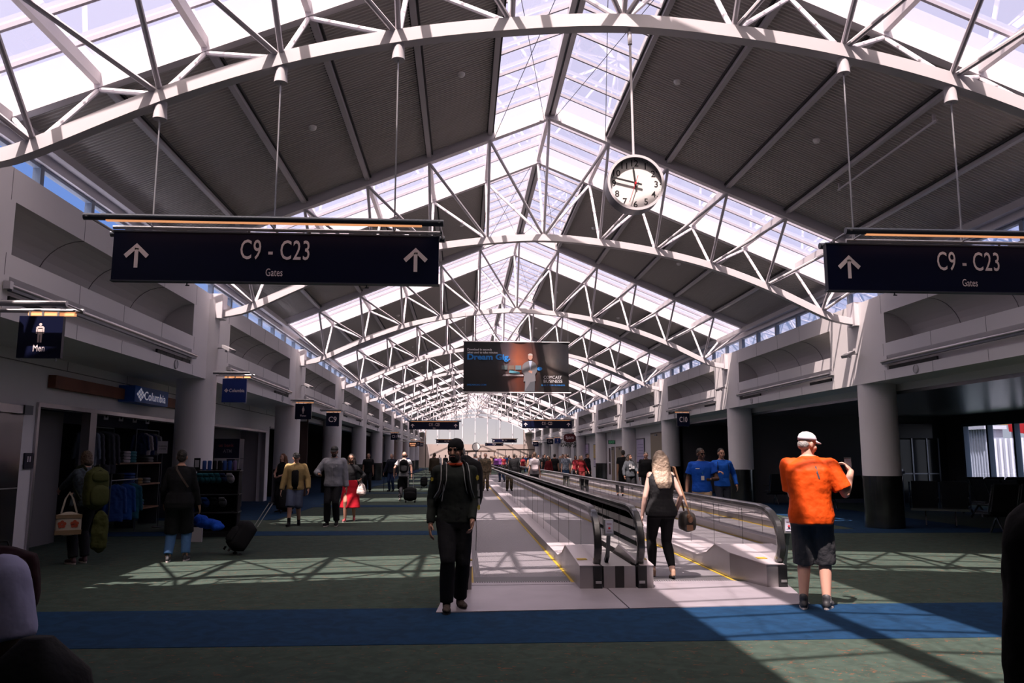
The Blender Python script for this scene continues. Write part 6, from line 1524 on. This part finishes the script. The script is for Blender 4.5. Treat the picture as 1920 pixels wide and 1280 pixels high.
# outside
CONC = mat('apron_concrete', (.16, .15, .15), .9); m = MB(); m.box(19.0, 160, -60, 160, -4.2, -4.0); m.box(-160, -16, -60, 160, -4.2, -4.0); struct(m.build('exterior_ground', CONC))
def corr(name, x, y0, y1, z0, z1, mt, pitch=.28, d=.07):
    n = int((y1 - y0) / pitch); vs = []
    for i in range(n):
        y = y0 + i * pitch
        for yy, xx in ((y, x), (y + pitch * .4, x), (y + pitch * .5, x - d), (y + pitch * .9, x - d)): vs += [(xx, yy, z0), (xx, yy, z1)]
    m = MB(); m.add(vs, [(2 * i, 2 * i + 2, 2 * i + 3, 2 * i + 1) for i in range(len(vs) // 2 - 1)]); m.box(x + .05, x + .8, y0, y1, z0, z1 - .01); return m.build(name, mt)
o = corr('boarding_bridge', 27, 39.9, 47.0, -4, 3.0, mat('corrugated_grey', (.30, .30, .34), .5), .22); tag(o, 'grey corrugated boarding bridge seen through the lounge window', 'boarding bridge')
m = MB(); m.box(26.7, 27.9, 39.7, 48, 3.0, 3.18); o2 = m.build('bridge_roof', mat('bridge_trim', (.4, .38, .4), .6)); tag(o2, 'white roof edge on top of the corrugated boarding bridge outside', 'roof')
o = corr('white_building', 26.9, 35, 39.6, -4, 2.5, mat('bright_cladding', (.60, .56, .60), .6), .4); tag(o, 'bright white clad building outside, right of the boarding bridge', 'building')
t = thing('painted_panel', 'red and yellow angled panel outside, top right of the lounge window', 'panel', (28.5, 40.6, 3.0)); m = MB(); m.prism([(-1.9, 1.4), (-1.4, -.25), (-.2, -.1), (.0, 1.4)], 'x', 0, .3); m.build('red_panel', mat('tail_red', (.45, .012, .01), .5), t); m = MB(); m.prism([(.0, 1.4), (-.15, .25), (1.3, .3), (1.3, 1.4)], 'x', 0, .3); m.build('yellow_panel', mat('tail_yellow', (.50, .25, .02), .5), t); m = MB(); m.box(.05, .25, -1.6, -1.4, -7, -.2); m.box(.05, .25, -.5, -.3, -7, -.1); m.build('support', GREYMETAL, t)
SCALED = False
# lounge seating
SEATM = mat('seat_black', (.012, .012, .015), .45); CHR = mat('seat_frame', (.32, .32, .34), .25, .9)
def seat_row(x, y, rz, n, label):
    t = thing('seat_row', label, 'seating', (x, y, 0), rz, 'rows of black lounge seats'); w = .60
    for i in range(n):
        c = (i - (n - 1) / 2) * w
        m = MB(); m.path([(c, -.26, .44), (c, 0, .42), (c, .20, .43)], [(-.26, -.025), (.26, -.025), (.26, .025), (-.26, .025)]); m.build('seat', SEATM, t)
        m = MB(); m.path([(c, .22, .46), (c, .30, .72), (c, .38, 1.02)], [(-.26, -.02), (.26, -.02), (.26, .02), (-.26, .02)], up=(0, -1, .3)); m.build('backrest', SEATM, t)
    for i in range(n + 1):
        c = (i - n / 2) * w
        m = MB(); m.path([(c, .40, 1.0), (c, .27, .62), (c, .20, .42), (c, -.22, .40)], [(-.012, -.018), (.012, -.018), (.012, .018), (-.012, .018)], up=(1, 0, 0)); m.build('side_frame', CHR, t)
        m = MB(); m.box(c - .025, c + .025, -.22, .15, .62, .65); m.build('armrest', BLACK, t)
    m = MB(); m.box(-n * w / 2, n * w / 2, -.03, .03, .34, .39); m.build('beam', CHR, t)
    for c in (-n * w / 2 + .3, n * w / 2 - .3):
        m = MB(); m.path([(c, 0, .34), (c, -.22, .02)], [(-.02, -.015), (.02, -.015), (.02, .015), (-.02, .015)], up=(1, 0, 0)); m.path([(c, 0, .34), (c, .22, .02)], [(-.02, -.015), (.02, -.015), (.02, .015), (-.02, .015)], up=(1, 0, 0)); m.build('leg', CHR, t)
seat_row(11.6, 16.2, R(180), 3, 'black lounge seats nearest the right picture edge, backs to the viewer')
seat_row(10.9, 18.0, R(150), 2, 'two black lounge seats angled beside the nearest right column')
seat_row(13.4, 19.5, R(90), 4, 'black lounge seats in the middle of the lounge, seen side on')
seat_row(14.6, 21.8, R(180), 3, 'black lounge seats in front of the window')
seat_row(11.6, 23.5, R(180), 3, 'black lounge seats behind the man in orange, right of the blue polo man')
seat_row(10.6, 26.2, R(180), 2, 'black lounge seats far back, left of the nearest right column')
seat_row(-8.6, 35.5, R(180), 3, 'dim black lounge seats behind the man in the grey hoodie')
seat_row(-8.4, 40.5, R(180), 3, 'dim black lounge seats between the third and fourth left columns')
# litter bin by the column
# ================================================================ MORE PEOPLE
SCALED = False
def P7(x, y, face, label, **k): return make_person((x, y, 0), face, label, **k)
GREYT = cloth('light_grey', (.36, .35, .37))
P7(-2.09, 29.2, R(-4), 'man in light grey t-shirt with black backpack pulling a suitcase away', H=1.76, skin='light', top=(GREYT, 'tee'), bottom=(TRB, 'pants'), shoes=(BLK, 'sneaker'), hair=('bald', 'brown'), legs=((.2, 0), (-.15, .05)), arms=[((.30, -.14, .90), (.5, -1, 0)), ((-.36, .06, .92), (-.5, -1, 0))], detail=1)
backpack((-2.09, 29.02, .98), 0, 'black backpack with yellow mark on the man in the light grey t-shirt', BLK, BLK, w=.32, d=.18, h=.48)
suitcase((-1.78, 28.1, 0), R(0), 'black suitcase with pale handle pulled by the man in the light grey t-shirt', BLK, .44, .28, .52, .46, hmat=mat('pale_handle', (.6, .58, .6), .4))
P7(-4.19, 36.4, PI, 'dark haired man in black t-shirt and trousers standing by a column', H=1.72, skin='tan', top=(BLK, 'tee'), bottom=(TRB, 'pants'), shoes=(BLK, 'boot'), hair=('short', 'dark'), detail=1)
suitcase((-4.75, 36.2, 0), R(90), 'upright black suitcase beside the man in black', BLK, .32, .28, .62, 0)
P7(-3.2, 37.0, PI + R(-20), 'older man in dark jacket and lilac shirt with a cane', H=1.70, skin='light', top=(cloth('dark_navy', (.012, .014, .025)), 'jacket'), bottom=(cloth('navy_jeans', (.02, .035, .09)), 'jeans'), shoes=(BLK, 'boot'), hair=('short', 'grey'), arms=[((.30, .20, .80), (.5, -1, 0)), ((-.28, .1, .8), (-.5, -1, 0))], detail=1)
t = thing('walking_cane', 'thin black walking cane held by the older man', 'cane', (-3.52, 36.82, 0)); m = MB(); m.tube((0, 0, 0), (0, 0, .86), .012, 8); m.build('shaft', BLK, t); m = MB(); m.tube((-.05, 0, .87), (.06, 0, .87), .016, 8); m.build('handle', BLK, t)
suitcase((-2.75, 37.2, 0), 0, 'dark suitcase right of the older man with the cane', BLK, .38, .26, .6, 0)
P7(-1.45, 42.0, 0, 'man in brown jacket walking away beside the man in the beanie', H=1.78, skin='tan', top=(cloth('dark_brown', (.04, .03, .022)), 'jacket'), bottom=(TRB, 'pants'), shoes=(BLK, 'boot'), hair=('short', 'brown'), legs=((.15, 0), (-.15, .04)), detail=1)
suitcase((-1.95, 41.6, 0), 0, 'dark upright suitcase with long handle by the man in brown', BLK, .36, .24, .56, .40)
CAMO = mat('camouflage', (.16, .11, .07), .85, col2=(.035, .03, .018), nscale=14)
P7(1.06, 37.5, PI, 'person in camouflage jacket walking behind the man in the beanie', H=1.74, skin='light', top=(CAMO, 'jacket'), bottom=(CAMO, 'pants'), shoes=(BLK, 'boot'), hair=('short', 'grey'), detail=1)
P7(2.55, 40.0, 0, 'person in dark jacket standing on the first walkway', H=1.72, skin='tan', top=(BLK, 'jacket'), bottom=(cloth('grey_trousers', (.06, .06, .06)), 'pants'), shoes=(BLK, 'boot'), hair=('short', 'dark'), detail=1)
P7(2.85, 32.0, 0, 'woman in grey t-shirt with white backpack on the walkway', H=1.76, sex='f', skin='light', top=(cloth('mid_grey', (.22, .21, .23)), 'tee'), bottom=(TRB, 'leggings'), shoes=(BLK, 'flat'), hair=('bun', 'brown'), detail=1)
backpack((2.85, 31.84, 1.0), 0, 'pale pink-white backpack worn by the woman on the walkway', mat('pale_backpack', (.60, .52, .56), .7), GREYMETAL, w=.32, d=.18, h=.44)
def ex_plaid(d): pass
P7(5.45, 42.6, PI, 'grey haired man in blue and white checked shirt', H=1.74, skin='light', top=(mat('checked_shirt', (.30, .33, .40), .8, col2=(.07, .09, .14), nscale=14), 'tee'), bottom=(cloth('blue_jeans', (.03, .06, .14)), 'jeans'), shoes=(BLK, 'sneaker'), hair=('short', 'grey'), detail=1)
P7(5.98, 40.5, PI + R(10), 'blonde woman in dark red cardigan right of the checked shirt man', H=1.64, sex='f', skin='light', top=(cloth('dark_red', (.13, .008, .012)), 'long'), bottom=(cloth('red_brown', (.12, .02, .02)), 'pants'), shoes=(BLK, 'flat'), hair=('bob', 'blonde'), arms=[((.32, .1, .85), (.5, -1, 0)), ((-.34, .1, .84), (-.5, -1, 0))], detail=1)
P7(6.45, 41.6, PI + R(50), 'person in black with a large bag behind the woman in dark red', H=1.74, skin='tan', top=(BLK, 'jacket'), bottom=(TRB, 'pants'), shoes=(BLK, 'boot'), hair=('short', 'dark'), detail=1)
P7(4.75, 44.5, PI, 'woman in dark red top left of the checked shirt man', H=1.60, sex='f', skin='tan', top=(cloth('maroon', (.11, .01, .015)), 'long'), bottom=(TRB, 'pants'), shoes=(BLK, 'flat'), hair=('bob', 'dark'), detail=1)
def ex_print(d):
    t = d['t']; T = d['T']; H = d['H']; m = MB(); rnd = random.Random(5)
    for q in range(9): c = T(rnd.uniform(-.09, .09), .150, H * rnd.uniform(.66, .77)); m.box(c.x - .03, c.x + .03, c.y - .01, c.y + .018, c.z - .025, c.z + .03)
    m.build('white_print', mat('tee_print', (.5, .5, .52), .7), t)
P7(6.22, 29.9, PI + R(20), 'dark haired woman in dark grey cardigan and printed top', H=1.68, sex='f', skin='tan', top=(cloth('slate', (.05, .055, .065)), 'jacket'), bottom=(TRB, 'pants'), shoes=(BLK, 'flat'), hair=('long', 'dark'), head=(R(20), 0), arms=[((.30, .12, .86), (.8, -1, 0)), ((-.2, .25, 1.0), (-.6, -1, 0))], detail=1, extra=ex_print)
P7(6.55, 28.6, PI + R(-10), 'person with dark hair dressed in black beside the woman in the printed top', H=1.74, skin='light', top=(BLK, 'hoodie'), bottom=(TRB, 'pants'), shoes=(BLK, 'boot'), hair=('bun', 'dark'), head=(0, R(-15)), detail=1)
P7(6.45, 32.2, 0, 'man in black seen from behind by the khaki doors', H=1.84, skin='tan', top=(BLK, 'tee'), bottom=(TRB, 'pants'), shoes=(BLK, 'boot'), hair=('short', 'dark'), detail=1)
# foreground, cut by the picture edge
P7(-1.47, 2.42, R(-8), 'person in lavender t-shirt cut off at the lower left picture corner', H=1.50, build=1.3, skin='brown', top=(cloth('lavender', (.46, .45, .66)), 'tee'), bottom=(TRB, 'pants'), shoes=(BLK, 'sneaker'), hair=('short', 'dark'), arms=[((.25, .02, .72), (.2, -1, 0)), ((-.24, .1, .72), (-.2, -1, 0))], detail=1)
t = thing('travel_bag', 'black travel bag with silver zip pull hanging at the lower left corner', 'bag', (-.99, 2.02, .47), R(-10)); o = rounded('bag_body', mat('nylon_black', (.004, .004, .005), .7, spec=.15, bump=.3, bscale=20), t, .33, .28, .66, 3.0, .78)
m = MB(); m.path([(.08, -.135, .56), (.085, -.15, .53), (.095, -.155, .47)], [(-.006, -.003), (.006, -.003), (.006, .003), (-.006, .003)], up=(1, 0, 0)); m.build('zip_pull', STEEL, t)
m = MB(); m.box(.06, .115, -.165, -.145, .30, .47); m.build('leather_tag', mat('dark_tag', (.02, .018, .022), .4), t)
suitcase((-2.50, 4.6, 0), R(20), 'black suitcase carrying the maroon backpack, behind the lavender t-shirt', BLK, .42, .3, .66, 0)
backpack((-2.50, 4.6, .67), R(20), 'dark maroon backpack on top of the black suitcase', cloth('dark_maroon', (.022, .006, .008)), BLK, w=.44, d=.26, h=.40, straps=False)
P7(1.50, 1.78, R(8), 'person in black coat cut off at the right picture edge', H=1.70, skin='tan', build=1.1, top=(cloth('coat_black', (.003, .003, .003)), 'coat'), bottom=(BLK, 'pants'), shoes=(BLK, 'boot'), hair=('short', 'dark'), detail=1)

# distant crowd: a few kinds, each copied as an individual
def tint(n_, c): return cloth('crowd_' + n_, c)
kinds = [('in black', BLK, TRB, 'dark', 'm', 'tan'), ('in a purple top', tint('purple', (.16, .05, .22)), TRB, 'blonde', 'f', 'light'), ('in a white shirt', tint('white', (.5, .48, .5)), cloth('navy_jeans', (0, 0, 0)), 'grey', 'm', 'light'),
         ('in a blue top', tint('blue', (.03, .08, .25)), TRB, 'brown', 'm', 'light'), ('in a grey jacket', tint('grey', (.12, .12, .13)), TRB, 'dark', 'm', 'tan'), ('in a tan top', tint('tan', (.30, .18, .12)), cloth('blue_jeans', (0, 0, 0)), 'brown', 'f', 'light'), ('in a dark red top', tint('red', (.20, .02, .03)), TRB, 'dark', 'f', 'tan'), ('in an orange top', tint('orange', (.5, .13, .04)), TRB, 'blonde', 'f', 'light')]
protos = []
for i, (n_, c, b, h, sx_, sk) in enumerate(kinds):
    protos.append(make_person((0, 0, 0), PI if i % 2 else 0, 'distant traveller ' + n_ + ', far down the hall', H=1.76 if sx_ == 'm' else 1.66, sex=sx_, skin=sk, top=(c, ('tee', 'jacket', 'long')[i % 3]), bottom=(b, 'pants'), shoes=(BLK, 'boot'), hair=(('short', 'bob')[sx_ == 'f'], h),
                               legs=((.12, 0), (-.12, .03)), detail=0))
rnd = random.Random(21); used = set(); spots = []
for q in range(22): spots.append((rnd.uniform(4.5, 8.2), rnd.uniform(46, 68)))
for q in range(34): spots.append((rnd.uniform(.9, 8.2), rnd.uniform(73.5, 95)))
for q in range(7): spots.append((rnd.uniform(-4.6, -.6), rnd.uniform(56, 100)))
spots += [(-.55, 52.0), (-.75, 60.0), (-.7, 66), (.75, 50.5)]
kept = []
for x, y in spots:
    if all((x - a) ** 2 + (y - b) ** 2 > .5 for a, b in kept) and not (.9 < x < 4.1 and y < 74 and False): kept.append((x, y))
for i, (x, y) in enumerate(kept):
    kx = i % len(protos); p = protos[kx]; n_ = kinds[kx][0]
    zone = 'right of the walkways' if x > 4 and y < 67 else ('near the far end of the hall' if x > 0 else 'left of the walkways')
    lb = 'distant traveller %s, %s' % (n_, zone); rz = (PI if rnd.random() < .6 else 0) + rnd.uniform(-.4, .4)
    if kx not in used: used.add(kx); p.location = (x, y, 0); p.rotation_euler = (0, 0, rz); p['label'] = lb; p['group'] = 'distant crowd'
    else: r = dup(p, (x, y, 0), lb, rz); r['group'] = 'distant crowd'
# hall end: clock and kiosk
t = thing('station_clock', 'tiny white round clock over the far kiosk', 'clock', (1.6, 96, 2.75)); m = MB(); m.tube((0, -.06, 0), (0, .06, 0), .42, 24); m.build('dial', mat('clock_face', (0, 0, 0)), t); m = MB(); m.tube((0, .06, 0), (0, .12, 0), .5, 24); m.build('rim', DARKMETAL, t); m = MB(); m.box(-.06, .06, .0, .1, -2.75, -.4); m.build('post', DARKMETAL, t)
t = thing('kiosk', 'dark kiosk with wide flat roof at the far end of the hall', 'kiosk', (1.4, 98, 0)); m = MB(); m.box(-2.6, 2.6, -1, 1.2, 2.15, 2.32); m.build('roof', mat('kiosk_roof', (.08, .05, .04), .7), t); m = MB(); m.box(-2.2, 2.2, -.6, 1, 0, 1.1); m.build('counter', mat('kiosk_counter', (.10, .06, .05), .7), t)
for x in (-2.4, -.8, .8, 2.4):
    m = MB(); m.box(x - .05, x + .05, -.9, -.8, 0, 2.15); m.build('post', DARKMETAL, t)
t = thing('kiosk', 'far canopy on thin posts right of the kiosk', 'kiosk', (6.4, 98, 0)); m = MB(); m.box(-2.3, 2.3, -.5, .5, 2.35, 2.5); m.build('roof', MATS['kiosk_roof'], t)
for x in (-2.1, -1.2, -.3, .6, 1.5, 2.2):
    m = MB(); m.box(x - .03, x + .03, -.03, .03, 0, 2.35); m.build('post', DARKMETAL, t)
# hats on the floor debris

SCALED = True
t = thing('ceiling_conduit', 'thin white conduit under the right roof panels, right of the clock', 'conduit', (XR + 5.95, 12.4, zroof(5.95) + .08)); m = MB(); m.tube((0, 0, 0), (0, 3.6, 0), .022, 8); m.build('pipe', WHITE, t)
for y in (.05, 3.5):
    m = MB(); m.box(-.02, .02, y, y + .05, -.03, .13); m.build('clip', WHITE, t)
# small pieces that sit on a part become its sub-parts
SUB = {'gate_sign': ('panel', ('lettering', 'small_lettering', 'arrow', 'panel_trim', 'bottom_pin')), 'blade_sign': ('panel', ('lettering', 'pictogram', 'logo', 'bottom_pin')), 'hanging_clock': ('dial', ('numeral', 'minute_mark', 'hub', 'hour_hand', 'minute_hand', 'second_hand')),
       'glass_balustrade': ('newel_box', ('newel_plate',)), 'control_panel': ('display', ('red_button', 'printed_line')), 'advertising_banner': ('cloth', ('lettering', 'printed_jacket', 'printed_trousers', 'printed_shirt', 'printed_face', 'printed_hat', 'printed_hand', 'printed_desk', 'printed_screen', 'printed_papers', 'printed_headphones')),
       'cash_machine': ('topper', ('lettering',)), 'person': ('cap', ('cap_brim',)), 'rolling_suitcase': ('handle_tube', ('grip',)), 'wall_poster': ('print', ('printed_lines',)), 'exit_sign': ('box', ('lettering',))}
SUB2 = {'glass_balustrade': ('glass_panel', ('panel_joint',)), 'shop_sign': ('sign_box', ('lettering', 'logo')), 'lit_shop_sign': ('panel', ('lettering',))}
SUB3 = {'glass_balustrade': ('decking', ('warning_sticker',)), 'shop_sign': ('panel', ('lettering',))}
for tab in (SUB, SUB2, SUB3):
    for root in [o for o in C.objects if o.parent is None and o.name.split('.')[0] in tab]:
        pn, subs = tab[root.name.split('.')[0]]
        ch = list(root.children); host = [c for c in ch if c.name.split('.')[0] == pn]
        if not host: continue
        for c in ch:
            if c.name.split('.')[0] in subs: c.parent = host[0]
